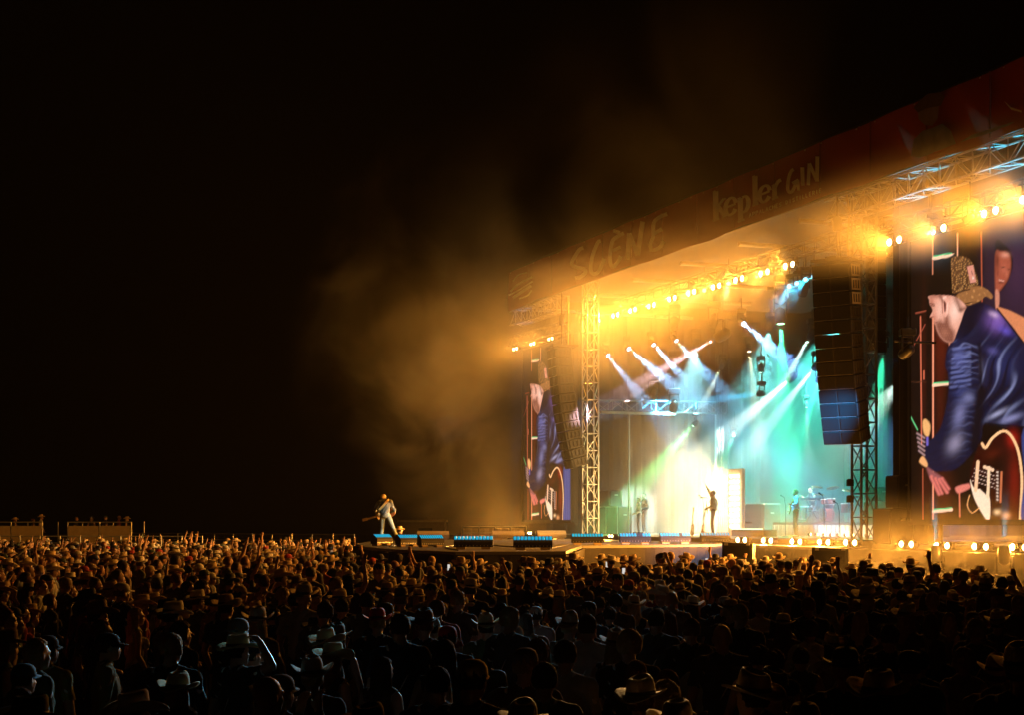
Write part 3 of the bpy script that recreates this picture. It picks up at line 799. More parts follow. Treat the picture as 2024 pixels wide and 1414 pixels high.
BEAMS = [ # source, end, depths, colour, power, angle, label, lens radius
 ((1415,670),(1240,770),4,1,(1,.62,.70),18000,9,'big pinkish white wash lamp with a short fat beam under the roof',.17),
 ((1325,738),(1190,818),3.4,2.6,(1,.66,.74),26000,4.8,'lamp throwing a long narrow pinkish beam down toward the pale far tower',.16),
 ((1202,703),(1255,770),1.9,2.4,(.25,.60,1),6000,12,'pale blue lamp with a faint beam, farthest along the upper row',.09),
 ((1243,690),(1315,750),2.4,3.0,(.25,.60,1),7000,12,'pale blue lamp, second from the far tower along the upper row',.09),
 ((1292,682),(1350,745),2.9,3.4,(.25,.60,1),7000,12,'pale blue lamp, third from the far tower along the upper row',.09),
 ((1337,674),(1372,712),3.2,3.6,(.20,.60,1),9000,13,'blue lamp crossing the fat pinkish beam under the roof',.09),
 ((1470,640),(1510,675),4,4,(.18,.45,1),9000,11,'deep blue lamp with a short streak beside the green lamp',.10),
 ((1543,640),(1546,705),4,4,(.06,1,.42),12000,15,'bright green lamp pointing straight down under the roof',.16),
 ((1481,695),(1490,780),7,7,(1,.95,.55),9000,13,'pale yellow lamp pointing down at the middle of the stage',.09),
 ((1425,728),(1395,790),6,5.8,(.85,1,.75),9000,13,'whitish upstage lamp slanting down above the blue cross truss',.09),
 ((1600,668),(1545,765),6,5.8,(.62,1,.82),14000,11,'white lamp close to the big speaker hang with a slanting beam',.11),
 ((1559,752),(1400,890),7,6.4,(.82,1,.90),52000,12,'brightest white lamp of all, its beam slanting across the middle of the stage',.13),
 ((1608,730),(1490,880),7,6.4,(.62,1,.85),28000,11,'greenish white lamp beside the brightest white beam',.11),
 ((1617,757),(1585,860),7,7,(.05,1,.50),9000,17,'green lamp partly behind the big speaker hang',.11),
 ((1498,780),(1345,800),6.5,4.8,(.04,.55,1),22000,11,'blue lamp with a level beam aimed along the cross truss',.10),
 ((1505,737),(1508,800),7.5,7.5,(.35,1,.65),2500,16,'dim green lamp upstage behind the pale yellow one',.10),
 ((1594,806),(1598,880),8.5,8.5,(.7,1,.8),2200,14,'small pale lamp upstage close to the speaker hang',.07),
 ((1370,843),(1325,895),5,4,(.15,1,.25),9000,20,'small green lamp hanging under the cross truss',.08),
 ((1450,862),(1425,920),7,6,(.15,1,.45),2500,22,'small green lamp upstage above the bulb wall',.07),
 ((1782,704),(1668,800),-1.1,-1.55,(.02,.40,.95),3200,33,'blue lamp on the side boom washing the lower speaker hang',.12),
 ((1786,748),(1690,860),2,4,(.75,1,.85),9000,14,'white lamp behind the side boom with a beam behind the near tower',.10),
 ((1745,700),(1735,800),3,3,(.05,1,.5),4500,26,'green lamp behind the upper part of the near tower',.10),
]
for s, e, v1, v2, c, p, a, lab, r in BEAMS: moving_head(s[0], s[1], v1, e, v2, c, p, a, lab, True, r)
U, z = pix(1783, 689, -1.1)
t = thing('side_boom', 'short black arm reaching out of the side drape above the blue lamp', 'pipe', W(U, -1.1, z), ROT)
MB().tube((0,-.25,.2),(0,1.6,.2),.035,8).build('pipe', black, t); MB().bevel_box((0,1.55,.2),(.16,.12,.3),.02).build('base', black, t)
# dark idle lamps
for x, y, V, lab in ((1330,650,3.2,'dark idle lamp hanging in the amber smoke nearest the blue lamps'),(1408,645,4,'dark idle lamp hanging just above the fat pinkish beam'),(1540,600,3,'dark idle lamp hanging above the green lamp'),(1585,585,3,'dark idle lamp hanging nearest the big speaker hang'),(1290,790,3.7,'dark idle lamp standing on the far cross truss'),(1330,815,4.3,'dark idle lamp drooping below the far cross truss')):
    moving_head(x, y, V, (x-12, y+60), V, (.02,.02,.02), 0, 10, lab, True, .14, estr=.0)
# two lamps at the foot of the big screen that light the front truss blue
for tx, nm in ((1850,'nearer'),(1985,'farther')):
    moving_head(tx, 1081, -1.30, (tx - (30 if tx < 1900 else -10), 325 if tx < 1900 else 290), -1.0, (.0,.60,.85), P_UP, 13, 'blue uplight on the ground below the big screen, %s the tower' % ('closer to' if tx < 1900 else 'away from'), False, .12, 'blue uplights below the big screen', 3)
moving_head(1010, 1062, -3.0, (1035, 615), -1.0, (.05,.5,1), P_UP*.2, 8, 'blue uplight on the apron below the far end of the banner', False, .12, 'blue uplights on the apron', 3)
# front wash lamps that light the apron from the roof edge
for x, y, tgt, p, a, c, lab in ((1905,436,gpix(762,1077,1.92)+Vector((0,0,.85)),P_FOLLOW,3.0,(.72,1,.80),'pale follow lamp above the big screen trained on the apron guitarist'),(1830,460,gpix(960,1082,1.92),P_FOLLOW*.15,12,(1,.62,.28),'warm wash lamp above the big screen trained on the apron deck')):
    moving_head(x, y, -.9, tgt, 0, c, p, a, lab, True, .08, estr=4)
# wide teal fill lamps added high at the back to tint the smoke
for x, y, V, e, c, p, a, lab in ((1655,640,8.5,(1560,940),(.10,.95,.72),P_TEAL_FILL,66,'added teal fill lamp high at the back behind the big speaker hang'),(1520,655,10.5,(1480,980),(.16,.85,.80),P_TEAL_FILL*.6,66,'added teal fill lamp high at the back above the bassist'),(1375,690,5.0,(1350,980),(.25,.70,.75),P_TEAL_FILL*.32,66,'added teal fill lamp high at the back above the singer')):
    moving_head(x, y, V, e, V + .3, c, p, a, lab, True, .12, estr=2)
# cool lamps that rake the crowd in front
for x, y, V, tgt, p, a, lab in ((1575,560,2.0,gpix(800,1250,1.6),P_RAKE,3.4,'cool blue lamp over the stage mouth, first of two raking the crowd there'),(1592,552,2.2,gpix(1030,1255,1.6),P_RAKE*.8,4.2,'cool blue lamp over the stage mouth, second of two raking the crowd there'),
  (1608,546,2.3,gpix(60,1350,1.6),P_RAKE*1.6,3.2,'cool blue lamp over the stage mouth nearest the big speaker hang'),(1560,566,1.9,gpix(1270,1200,1.6),P_RAKE*.6,4.0,'cool blue lamp over the stage mouth farthest from the big speaker hang')):
    moving_head(x, y, V, tgt, 0, (.04,.52,.80), p, a, lab, True, .08, estr=3)

for x, y, V, tgt, p, a, lab in ((1440,560,1.9,gpix(1268,1345,1.74),P_RAKE*2.2,1.8,'narrow warm lamp added over the stage mouth to brighten the pale hat near the camera'),(1392,574,1.9,gpix(480,1265,1.7),P_RAKE*.7,2.2,'narrow warm lamp added over the stage mouth to brighten the raised elbow in the crowd')):  # warm lamps added to lift two dim figures in the crowd
    moving_head(x, y, V, tgt, 0, (1,.62,.25), p, a, lab, True, .08, estr=3)

# ------------------------------------------------------------------ LED light bars along the apron edge
barcase = mat('light_bar_case', (.03,.03,.032), .5, .2, .3)
bargrey = mat('light_bar_back', (.30,.26,.20), .55, .3, .2)
cyan = mat('light_bar_cell', (.02,.3,.5), .2, emit=(.0,.30,.56), estr=.95)
cyand = mat('light_bar_dark_cell', (.02,.06,.09), .2, emit=(.02,.03,.05), estr=.4)
def light_bar(x, y, zb, L, rz, label, back=False, n=11, dead=()):
    p = gpix(x, y, zb)
    t = thing('light_bar', label, 'light bar', p, rz, 'LED light bars along the apron')
    prof = [(-.17,.06),(-.19,.20),(-.15,.25),(.03,.36),(.12,.36),(.16,.25),(.15,.06)]
    vs = [(-L/2, a, b) for a, b in prof] + [(L/2, a, b) for a, b in prof]
    k = len(prof)
    MB().add(vs, [tuple(range(k)), tuple(range(2*k-1, k-1, -1))] + [(i, k+i, k+(i+1) % k, (i+1) % k) for i in range(k)]).build('case', bargrey if back else barcase, t)
    if back:
        f = MB()
        for i in range(n): f.box((-L/2+.05+(L-.1)*i/(n-1), -.178, .16), (.016,.02,.16))
        for i in range(n): MB().box((-L/2+.05+(L-.1)*i/(n-1), -.180, .14), (.020,.02,.14)).build('cooling_fin', bargrey, t)
    else:
        M = Matrix.Rotation(math.atan2(.11,.18), 4, 'X')
        for i in range(n):
            cx_ = -L/2 + L*(i+.5)/n
            MB().bevel_box((cx_, -.062, .309), (L/n*.80, .17, .02), .012, M).build('cell', cyand if i in dead else cyan, t)
        for i in range(n): MB().box((-L/2 + L*(i+.5)/n, -.172, .10), (.014,.012,.035)).build('case_clip', alu, t)
    for s in (-1, 1): MB().box((s*L*.32, 0, .03), (L*.24,.26,.06)).build('foot', mat('plywood_block', (.38,.28,.16), .7, 0, .3, 8), t)
    return t
for x, y, L, rz, lab, dead in ((754,1080,.62,.75,'short blue light bar at the very tip of the apron beside the guitarist',()),(805,1082,.66,.6,'short blue light bar right of the guitarist boots',()),(851,1083,.72,.45,'short blue light bar third along the apron from the tip',()),
    (936,1087,1.06,0,'wide blue light bar in the middle of the apron edge',()),(1053,1088,1.04,0,'blue light bar nearest the corner of the apron',()),(1161,1078,1.02,.03,'blue light bar in front of the pale far tower',()),
    (1255,1077,1.02,.05,'blue light bar in front of the musician in the white sweatshirt, two cells dark',(6,7)),(1334,1076,1.02,.07,'blue light bar between the sweatshirt musician and the singer, one cell dark',(7,)),(1413,1075,1.0,.09,'pale blue light bar at the feet of the singer with the raised arm',())):
    light_bar(x, y, 1.92, L, rz, lab, False, 11, dead)
for x, y, L, lab in ((856,1069,1.25,'back of a tan light bar facing the far crowd, behind the short blue bars'),(1004,1068,1.3,'back of a tan light bar facing the far crowd, behind the wide blue bar'),(1090,1067,1.2,'back of a tan light bar nearest the far narrow screen')):
    light_bar(x, y, 1.92, L, .1, lab, True, 13)

# ------------------------------------------------------------------ speaker hangs
cab = mat('speaker_cabinet', (.014,.013,.013), .6, .1, .3)
grl = mat('speaker_grille', (.012,.012,.013), .55, .5, .4, 60)
rig = mat('rigging_plate', (.04,.035,.03), .5, .5, .3)
rig_lit = mat('rigging_plate_lit', (.42,.36,.28), .5, .5, .3)  # lit copy of the rigging colour: lamplight on the top plates put in
def line_array(x_top, x_bot, y_top, y_bot, V, yaw, n, label, wid=1.25, dep=.62):
    Ut_, zt_ = pix(x_top, y_top, V); Ub_, zb_ = pix(x_bot, y_bot, V)
    H = zt_ - zb_; h = H/n
    t = thing('speaker_hang', label, 'loudspeaker', W(Ut_, V, zt_), ROT + yaw, 'hanging loudspeaker columns')
    y = 0.0; z = 0.0; ang = 0.0
    for i in range(n):
        ang = R(4.2 + 13.0*(i/n)**1.5)
        M = Matrix.Rotation(ang, 4, 'X')      # the front (-Y) tips down
        c = Vector((0, y, z - h/2))
        k = MB(); k.bevel_box(c, (wid, dep, h*.955), .015, M)
        o = k.build('cabinet', cab, t)
        MB().box(c + M @ Vector((-wid*.255, -dep/2-.008, 0)), (wid*.46, .02, h*.84), M).build('grille', grl, o)
        MB().box(c + M @ Vector((wid*.255, -dep/2-.008, 0)), (wid*.46, .02, h*.84), M).build('grille', grl, o)
        for s in (-1, 1):
            pl = MB()
            pl.box(c + M @ Vector((s*(wid/2+.012), dep*.05, h*.36)), (.022, dep*.8, h*.13), M).box(c + M @ Vector((s*(wid/2+.012), dep*.05, -h*.36)), (.022, dep*.8, h*.13), M)
            for q in range(4): pl.box(c + M @ Vector((s*(wid/2+.010), dep*(-.3+.235*q), 0)), (.018, dep*.07, h*.6), M)
            pl.build('rigging_plate', rig_lit if i < 3 and V > -1.45 and yaw > 0 else rig, o)
        MB().box(c + M @ Vector((0, -dep/2+.01, -h*.49)), (wid*.9, .03, .012), M).build('seam_strip', alu, o)
        y += h*math.sin(ang)*1.0 + .004; z -= h*math.cos(ang)
    MB().box((0, .1, .09), (wid*1.02, dep*1.5, .10)).box((0,-.3,.16),(wid*.3,.1,.1)).build('bumper_frame', rig, t)
    ch = MB(); ch.tube((0,.1,.14),(0,.1,2.4),.03,6).tube((.0,.35,.14),(0,.15,1.4),.02,5); ch.build('chain', black, t)
    MB().lathe([(.09,0),(.14,.05),(.14,.4),(.09,.45)], 10, (0,.1,1.0)).build('hoist', black, t, True)
    cb = MB(); cb.path([(.28,.3,.16),(.24,.3,.7),(.3,.3,1.5),(.2,.28,2.2)], .035, 6); cb.build('cable', mat('looped_cable', (.4,.3,.18), .6), t)
    return t
line_array(1652, 1686, 523, 874, -1.4, R(34), 13, 'big black speaker hang in front of the near tower, its lower boxes washed blue', 1.2, .72)
line_array(1106, 1122, 690, 925, -1.4, R(-6), 13, 'far black speaker hang in front of the narrow screen, seen from its side', 1.2, .72)
# short side hang behind the near tower
def side_hang():
    U, z = pix(1732, 495, 1.5)
    t = thing('speaker_hang', 'slim dark side speaker column hanging between the near tower and the drape', 'loudspeaker', W(U, 1.5, z), ROT, 'hanging loudspeaker columns')
    for i in range(9):
        MB().bevel_box((0, 0, -.19-.36*i), (.5,.42,.345), .02).build('cabinet', cab, t)
    MB().box((0,0,.05),(.5,.4,.08)).build('bumper_frame', rig, t)
side_hang()
# short tubes and bracket where the near hang is flown
U, z = pix(1648, 430, .1)
t = thing('rigging_beam', 'short orange-lit steel beam above the big speaker hang', 'beam', W(U, .1, z), ROT)
MB().box((0,1.2,.0),(.22,2.6,.24)).build('beam', rig, t); MB().lathe([(.12,-.25),(.16,-.1),(.12,.05)], 10, (0,-.05,0)).build('pulley', black, t, True)

# ------------------------------------------------------------------ bulb wall, riser, drums, amplifiers, cabinets, microphones
Ub0, _ = pix(1441, 1000, 5.0); Ub1, _ = pix(1461, 1000, 5.0); _, zb1 = pix(1461, 942, 5.0)
bwl = thing('bulb_wall', 'blazing upright wall of warm bulbs behind the singer', 'light wall', W(0,0,0), ROT)
MB().box(((Ub0+Ub1)/2, 5.12, (zb1+2.07)/2+.15), (Ub1-Ub0+.3, .14, zb1-2.07+.3)).build('backing_panel', mat('glare_backing', (.9,.8,.6), .5, emit=(1,.66,.26), estr=.22), bwl)  # backing made to glow faintly, standing in for the glare of the bulbs
bulbm = mat('warm_bulb', (1,.9,.7), .3, emit=(1,.78,.42), estr=30)
nu_, nv_ = 3, 10
for i in range(nu_):
    for j in range(nv_):
        MB().lathe([(.001,.05),(.04,.04),(.055,.0),(.03,-.05)], 8, (Ub0 + (Ub1-Ub0)*(i+.5)/nu_, 5.0, 2.45 + (zb1-2.45)*j/(nv_-1)), Matrix.Rotation(R(90),4,'X')).build('bulb', bulbm, bwl, True)
for j in range(4): spot(bwl, ((Ub0+Ub1)/2, 4.9, 2.6 + (zb1-2.6)*j/3), (.05,-1,-.02), (1,.58,.17), P_WALL, 110, .6, .35)
for i in (0, 1, 2): MB().box((Ub0 + (Ub1-Ub0)*i/2, 5.35, 2.6), (.06,.5,.06)).build('brace', black, bwl)

RV0, RZ = 6.0, 2.62
Ra, _ = pix(1528, 1040, RV0); Rb, _ = pix(1735, 1040, RV0)
rs = thing('drum_riser', 'low riser with a brightly lit pleated front carrying the drum kit', 'riser', W(0,0,0), ROT)
MB().box(((Ra+Rb)/2, RV0+1.6, RZ-.05), (Rb-Ra, 3.2, .1)).build('riser_top', deckm, rs)
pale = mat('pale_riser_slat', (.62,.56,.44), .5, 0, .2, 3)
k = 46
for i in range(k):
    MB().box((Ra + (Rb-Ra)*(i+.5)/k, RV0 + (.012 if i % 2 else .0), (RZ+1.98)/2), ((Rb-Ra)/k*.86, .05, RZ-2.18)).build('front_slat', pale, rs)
MB().box(((Ra+Rb)/2, RV0+1.6, (RZ+2.0)/2-.02), (Rb-Ra-.04, 3.0, RZ-2.2)).build('riser_body', black, rs)
for i in range(9):
    x = 1600 + 14*i
    U, _ = pix(x, 1058, RV0-.35)
    t = thing('floor_lamp', '%s small warm lamp at the foot of the pleated riser, from the bassist side' % ORD[i], 'stage light', W(U, RV0-.35, 2.16), ROT, 'small warm lamps at the foot of the riser')
    MB().lathe([(.05,.06),(.06,0),(.05,-.02)], 10, (0,0,0), Matrix.Rotation(R(90),4,'X')).build('housing', black, t, True)
    MB().lathe([(.001,.02),(.04,.012),(.045,0)], 10, (0,.05,0), Matrix.Rotation(R(-90),4,'X')).build('lens', hot, t)
    MB().box((0,0,-.06),(.06,.06,.08)).build('bracket', black, t)
    if i % 3 == 1: spot(t, (0,.08,0), (0,1,.35), (1,.75,.38), P_RISER, 130, .6, .1)
U, z = pix(1490, 1052, 4)
t = thing('light_strip', 'thin glowing greenish strip along the low step by the bulb wall', 'light strip', W(U, 4, 2.3), ROT)
MB().box((0,0,-.1),(2.6,.6,.26)).build('step', deckm, t); MB().box((0,-.31,.06),(2.5,.03,.03)).build('tube', mat('green_tube', (.6,1,.7), .3, emit=(.5,1,.55), estr=3), t)
# drum kit
Ud, _ = pix(1652, 1010, RV0+1.4)
dk = thing('drum_kit', 'glittering drum kit with tilted cymbals on the lit riser', 'drum kit', W(Ud, RV0+1.4, RZ), ROT)
shell = mat('drum_shell', (.30,.06,.04), .25, .2, .3); skin_ = mat('drum_head', (.72,.72,.7), .5); brass = mat('cymbal_brass', (.70,.48,.16), .28, .9, .15); chrome = mat('chrome', (.6,.6,.62), .2, 1, .1)
RX = Matrix.Rotation(R(90), 4, 'X')
MB().lathe([(.28,-.2),(.28,.2)], 22, (-.2,-.3,.30), RX).build('bass_drum', shell, dk); o = dk.children[-1]
MB().lathe([(.27,.201),(.27,.215)], 22, (-.2,-.3,.30), RX).build('drum_head', skin_, o); MB().lathe([(.265,.17),(.297,.17),(.297,.222),(.275,.222)], 22, (-.2,-.3,.30), RX).build('hoop', chrome, o)
for nm, cxy, rr, hh, zz in (('tom',(-.42,-.25),.16,.2,.72),('tom',(.05,-.25),.17,.22,.72),('floor_tom',(.62,.1),.22,.36,.38),('snare_drum',(-.72,.15),.18,.14,.58)):
    o = MB().lathe([(rr,0),(rr,hh)], 18, (*cxy, zz)).build(nm, shell, dk); MB().lathe([(rr*1.03,hh-.02),(rr*1.03,hh+.01),(.001,hh+.005)], 18, (*cxy, zz)).build('drum_head', skin_, o)
for cxy, zz, rr, tl in (((-.95,-.2),1.12,.22,.15),((.45,-.4),1.35,.26,-.3),((.95,0),1.25,.25,.3),((-.5,-.55),1.42,.24,.25),((1.2,.3),1.0,.2,-.2)):
    o = MB().lathe([(.001,.03),(.04,.022),(rr,0),(rr,-.004),(.04,.015)], 20, (*cxy, zz), Matrix.Rotation(tl,4,'Y')).build('cymbal', brass, dk, True); MB().tube((*cxy,0),(*cxy,zz),.014,6).build('stand', chrome, o)
# amplifiers and cabinets
def cabinet(U, V, z, w, d, h, label, grp, split=1, nm='speaker_cabinet', rot=0.0, frame=False):
    t = thing(nm, label, 'loudspeaker' if 'speaker' in nm else 'equipment', W(U, V, z), ROT + rot, grp)
    MB().bevel_box((0,0,h/2), (w,d,h), .03).build('case', cab, t)
    for i in range(split): MB().box((0, -d/2-.01, h*(i+.5)/split), (w*.86,.02,h/split*.86)).build('grille', grl, t)
    for s in (-1, 1): MB().box((s*(w/2+.012), 0, h*.7), (.02,.16,.05)).build('handle', alu, t)
    if frame:
        for s in (-1, 0, 1): MB().box((s*w*.5, -d/2-.03, h/2), (.03,.03,h)).build('frame_bar', alu, t)
        MB().box((0, -d/2-.03, h), (w,.03,.03)).build('frame_bar', alu, t)
    return t
U, _ = pix(1213, 1045, 3.2); cabinet(U, 3.2, 2.07, 2.6, .7, 1.25, 'wide framed cabinet on the deck beside the pale far tower', 'speaker cabinets on the stage', 2, 'equipment_rack', 0, True)
U, _ = pix(1206, 985, 3.3); cabinet(U, 3.3, 3.34, 1.4, .6, .75, 'dark cabinet stacked on the framed rack by the far tower', 'speaker cabinets on the stage', 1)
U, _ = pix(1777, 1020, .4); cabinet(U, .2, 2.0, 1.0, .8, 1.05, 'dark speaker cabinet at the edge of the big screen, lower of two', 'speaker cabinets on the stage')
U, _ = pix(1786, 950, .4); cabinet(U, .3, 3.07, .7, .6, .95, 'narrow dark speaker cabinet stacked against the big screen edge', 'speaker cabinets on the stage')
U, _ = pix(1745, 1030, 5); cabinet(U, 5, 2.55, 1.6, .6, .8, 'amber-lit amplifier standing right of the near tower', 'amplifiers behind the band', 1, 'amplifier_case')
U, _ = pix(1748, 985, 5.2); cabinet(U-.5, 5.2, 3.37, .6, .4, .5, 'small tilted monitor on top of the amber-lit amplifier', 'amplifiers behind the band', 1, 'amplifier_case', .4)
U, _ = pix(1500, 1000, 7.5); cabinet(U, 7.5, 2.07, 2.4, .8, 1.35, 'dark amplifier stack upstage between the bulb wall and the bassist', 'amplifiers behind the band', 2, 'amplifier_case')
U, _ = pix(1610, 1010, 7.5)
t = thing('keyboard', 'dark keyboard on a stand behind the bassist', 'keyboard', W(U, 7.4, RZ), ROT)
MB().box((0,0,.95),(1.3,.36,.1)).build('key_bed', black, t); MB().tube((-.5,0,0),(.5,0,.9),.025).tube((.5,0,0),(-.5,0,.9),.025).build('stand', chrome, t)
p = gpix(1458, 1112, 1.05)
def wedge(x, y, Y, w, d, h, lab, rz):
    p = zpix(x, y, Y)
    t = thing('floor_speaker', lab, 'loudspeaker', p, rz, 'subwoofers in front of the stage')
    vs = [(-w/2,-d/2,0),(w/2,-d/2,0),(w/2,d/2,0),(-w/2,d/2,0),(-w/2,-d/2+.08,h),(w/2,-d/2+.08,h*.9),(w/2,d/2,h*.9),(-w/2,d/2,h)]
    MB().add(vs, [(3,2,1,0),(4,5,6,7),(0,1,5,4),(1,2,6,5),(2,3,7,6),(3,0,4,7)]).build('case', cab, t)
    MB().box((0,-d/2+.02,h*.45),(w*.84,.03,h*.66)).build('grille', grl, t)
    for s in (-1, 1): MB().box((s*w*.36, -d/2+.0, h*.88),(.1,.03,.06)).build('corner_cap', alu, t)
    z = p.z
    MB().box((0,0,-z/2),(w*1.1,d,z)).build('plinth', blackcloth, t)
wedge(1460, 1106, 47, .86, .8, .48, 'boxy floor speaker on a plinth below the singer', -.25)
wedge(1641, 1114, 44, .95, .8, .42, 'boxy floor speaker on a plinth below the drum riser', -.2)
def mic_stand(U, V, z, h, lab, tray=False, boom=True):
    t = thing('microphone_stand', lab, 'microphone stand', W(U, V, z), ROT, 'microphone stands on the stage')
    MB().lathe([(.14,0),(.14,.02),(.03,.04)], 14).build('foot', black, t); MB().tube((0,0,0),(0,0,h*.8),.014,6).build('pole', black, t)
    MB().tube((.02,0,h*.8-.1),(-.02,-.05,h),.011,6).build('boom', black, t)
    MB().lathe([(.012,0),(.018,.12),(.028,.14),(.028,.18),(.001,.2)], 10, (-.02,-.05,h), Matrix.Rotation(R(60),4,'X')).build('microphone', black, t, True)
    if tray: MB().lathe([(.0,.0),(.2,.0),(.21,.035),(.2,.035),(.19,.012)], 16, (.1,.0,h*.97)).build('tray', black, t)
U, _ = pix(1391, 1050, 2.4); mic_stand(U, 2.4, 2.07, 1.55, 'boom microphone stand with a round tray before the singer', True)
U, _ = pix(1553, 1050, 4.2); mic_stand(U, 4.2, 2.07, 1.5, 'microphone stand in front of the bassist')
U, _ = pix(1629, 1050, 3.0); mic_stand(U, 3.0, 2.07, 1.5, 'thin straight microphone stand before the lit riser')
U, _ = pix(1659, 1050, 3.0); mic_stand(U, 3.0, 2.07, 1.2, 'short microphone stand nearest the near tower')
woodm = mat('guitar_wood', (.34,.12,.05), .3, 0, .3); neckm = mat('guitar_neck', (.42,.28,.14), .4, 0, .2, 8)
def guitar(name, label, M, parent_group=None, body=woodm, cat='guitar'):
    """body in local XZ plane, neck along +X; M places it"""
    t = thing(name, label, cat, (0,0,0), 0, parent_group); t.matrix_world = M
    o = []
    for i in range(28):
        a = 2*math.pi*i/28
        r = .205 + .035*math.cos(2*a) - .03*math.cos(a)
        if abs(a - math.pi/2) < .5 or abs(a - 3*math.pi/2) < .5: r *= .84
        o.append((r*1.05*math.cos(a) - .02, r*.82*math.sin(a)))
    k = len(o)
    vs = [(x, -.022, z) for x, z in o] + [(x, .022, z) for x, z in o]
    MB().add(vs, [tuple(range(k)), tuple(range(2*k-1,k-1,-1))] + [(i,k+i,k+(i+1)%k,(i+1)%k) for i in range(k)]).build('body', body, t)
    MB().box((.46,-.025,0),(.56,.03,.05)).build('neck', neckm, t); MB().box((.80,-.02,.0),(.17,.024,.085)).build('headstock', neckm, t)
    MB().add([(-.16,-.026,-.13),(.12,-.026,-.09),(.12,-.026,.0),(-.05,-.026,-.03)], [(0,1,2,3)]).build('pickguard', mat('pickguard', (.7,.66,.55), .4), t)
    MB().box((-.03,-.03,0),(.03,.02,.08)).build('bridge', chrome, t); MB().box((.07,-.03,0),(.03,.02,.08)).build('pickup', chrome, t)
    return t
for k, x in enumerate((1369, 1377)):
    U, _ = pix(x, 1050, 2.8)
    guitar('guitar', ('pale guitar standing upright on the deck beside the microphone stand','second upright guitar standing just behind the pale one')[k], Matrix.Translation(W(U,2.8+k*.3,2.36)) @ Matrix.Rotation(ROT,4,'Z') @ Matrix.Rotation(R(-80+8*k),4,'Y'), 'guitars standing on the stage')

# cables lying on the apron
for k, (pts, lb) in enumerate(((((905,1089),(880,1083),(905,1079),(960,1078),(1010,1082),(1060,1080)),'black cable snaking over the apron deck behind the wide blue light bar'),(((1090,1085),(1120,1079),(1150,1074),(1230,1072)),'black cable on the deck between the apron corner and the pale tower'),(((770,1081),(800,1078),(838,1079),(880,1081)),'black cable on the deck beside the guitarist boots'))):
    w = [tuple(gpix(x, y, 1.935)) for x, y in pts]
    c = MB()
    sm = []
    for i in range(len(w)-1):
        p0, p1, p2, p3 = (Vector(w[max(0,min(len(w)-1,i+q))]) for q in (-1,0,1,2))
        for j in range(6):
            t_ = j/6
            sm.append(.5*(2*p1 + (p2-p0)*t_ + (2*p0-5*p1+4*p2-p3)*t_*t_ + (3*p1-p0-3*p2+p3)*t_**3))
    c.path(sm, .018, 6)
    tag(c.build('stage_cable', black), lb, 'cable', 'cables on the apron deck')
# ------------------------------------------------------------------ people
def obj_colour_mat(name, rough=.8, var=.3, scale=9, bump=.3, sheen=.0):
    """cloth, hair, felt: the colour comes from the object, the material adds weave and folds"""
    m = bpy.data.materials.new(name); m.use_nodes = True
    nt = m.node_tree; b = nt.nodes['Principled BSDF']
    b.inputs['Roughness'].default_value = rough; b.inputs['Specular IOR Level'].default_value = .3 if rough < .6 else .12
    oi = nt.nodes.new('ShaderNodeObjectInfo'); tc = nt.nodes.new('ShaderNodeTexCoord'); no = nt.nodes.new('ShaderNodeTexNoise')
    no.inputs['Scale'].default_value = scale; no.inputs['Detail'].default_value = 3
    nt.links.new(tc.outputs['Object'], no.inputs['Vector'])
    mp = nt.nodes.new('ShaderNodeMapRange'); mp.inputs['To Min'].default_value = 1-var; mp.inputs['To Max'].default_value = 1+var
    nt.links.new(no.outputs[0], mp.inputs['Value'])
    mx = nt.nodes.new('ShaderNodeVectorMath'); mx.operation = 'SCALE'
    nt.links.new(oi.outputs['Color'], mx.inputs[0]); nt.links.new(mp.outputs[0], mx.inputs['Scale'])
    nt.links.new(mx.outputs[0], b.inputs['Base Color'])
    bp = nt.nodes.new('ShaderNodeBump'); bp.inputs['Strength'].default_value = bump; bp.inputs['Distance'].default_value = .03
    nt.links.new(no.outputs[0], bp.inputs['Height']); nt.links.new(bp.outputs[0], b.inputs['Normal'])
    if sheen: b.inputs['Sheen Weight'].default_value = sheen
    return m
cloth_m = obj_colour_mat('shirt_cloth', .85, .25, 7, .6)
hair_m = obj_colour_mat('hair_strands', .8, .5, 22, .7)
felt_m = obj_colour_mat('hat_felt', .8, .12, 12, .15)
leather_m = obj_colour_mat('jacket_leather', .42, .2, 9, .5)
band_m = mat('hat_band', (.05,.03,.02), .6)
trouser_m = mat('trouser_denim', (.045,.05,.075), .85, 0, .4, 8, .3)
shoe_m = mat('boot_leather', (.05,.03,.02), .5)
lip_m = mat('lips', (.32,.11,.09), .5); eye_m = mat('eyes', (.03,.02,.015), .3)
def skin_mat():
    m = bpy.data.materials.new('skin'); m.use_nodes = True
    nt = m.node_tree; b = nt.nodes['Principled BSDF']
    b.inputs['Roughness'].default_value = .5; b.inputs['Specular IOR Level'].default_value = .4
    oi = nt.nodes.new('ShaderNodeObjectInfo'); cr = nt.nodes.new('ShaderNodeValToRGB')
    cr.color_ramp.elements[0].color = (.50,.30,.21,1); cr.color_ramp.elements[1].color = (.26,.13,.075,1)
    e = cr.color_ramp.elements.new(.7); e.color = (.46,.26,.17,1)
    nt.links.new(oi.outputs['Random'], cr.inputs[0]); nt.links.new(cr.outputs[0], b.inputs['Base Color'])
    return m
skin_m = skin_mat()

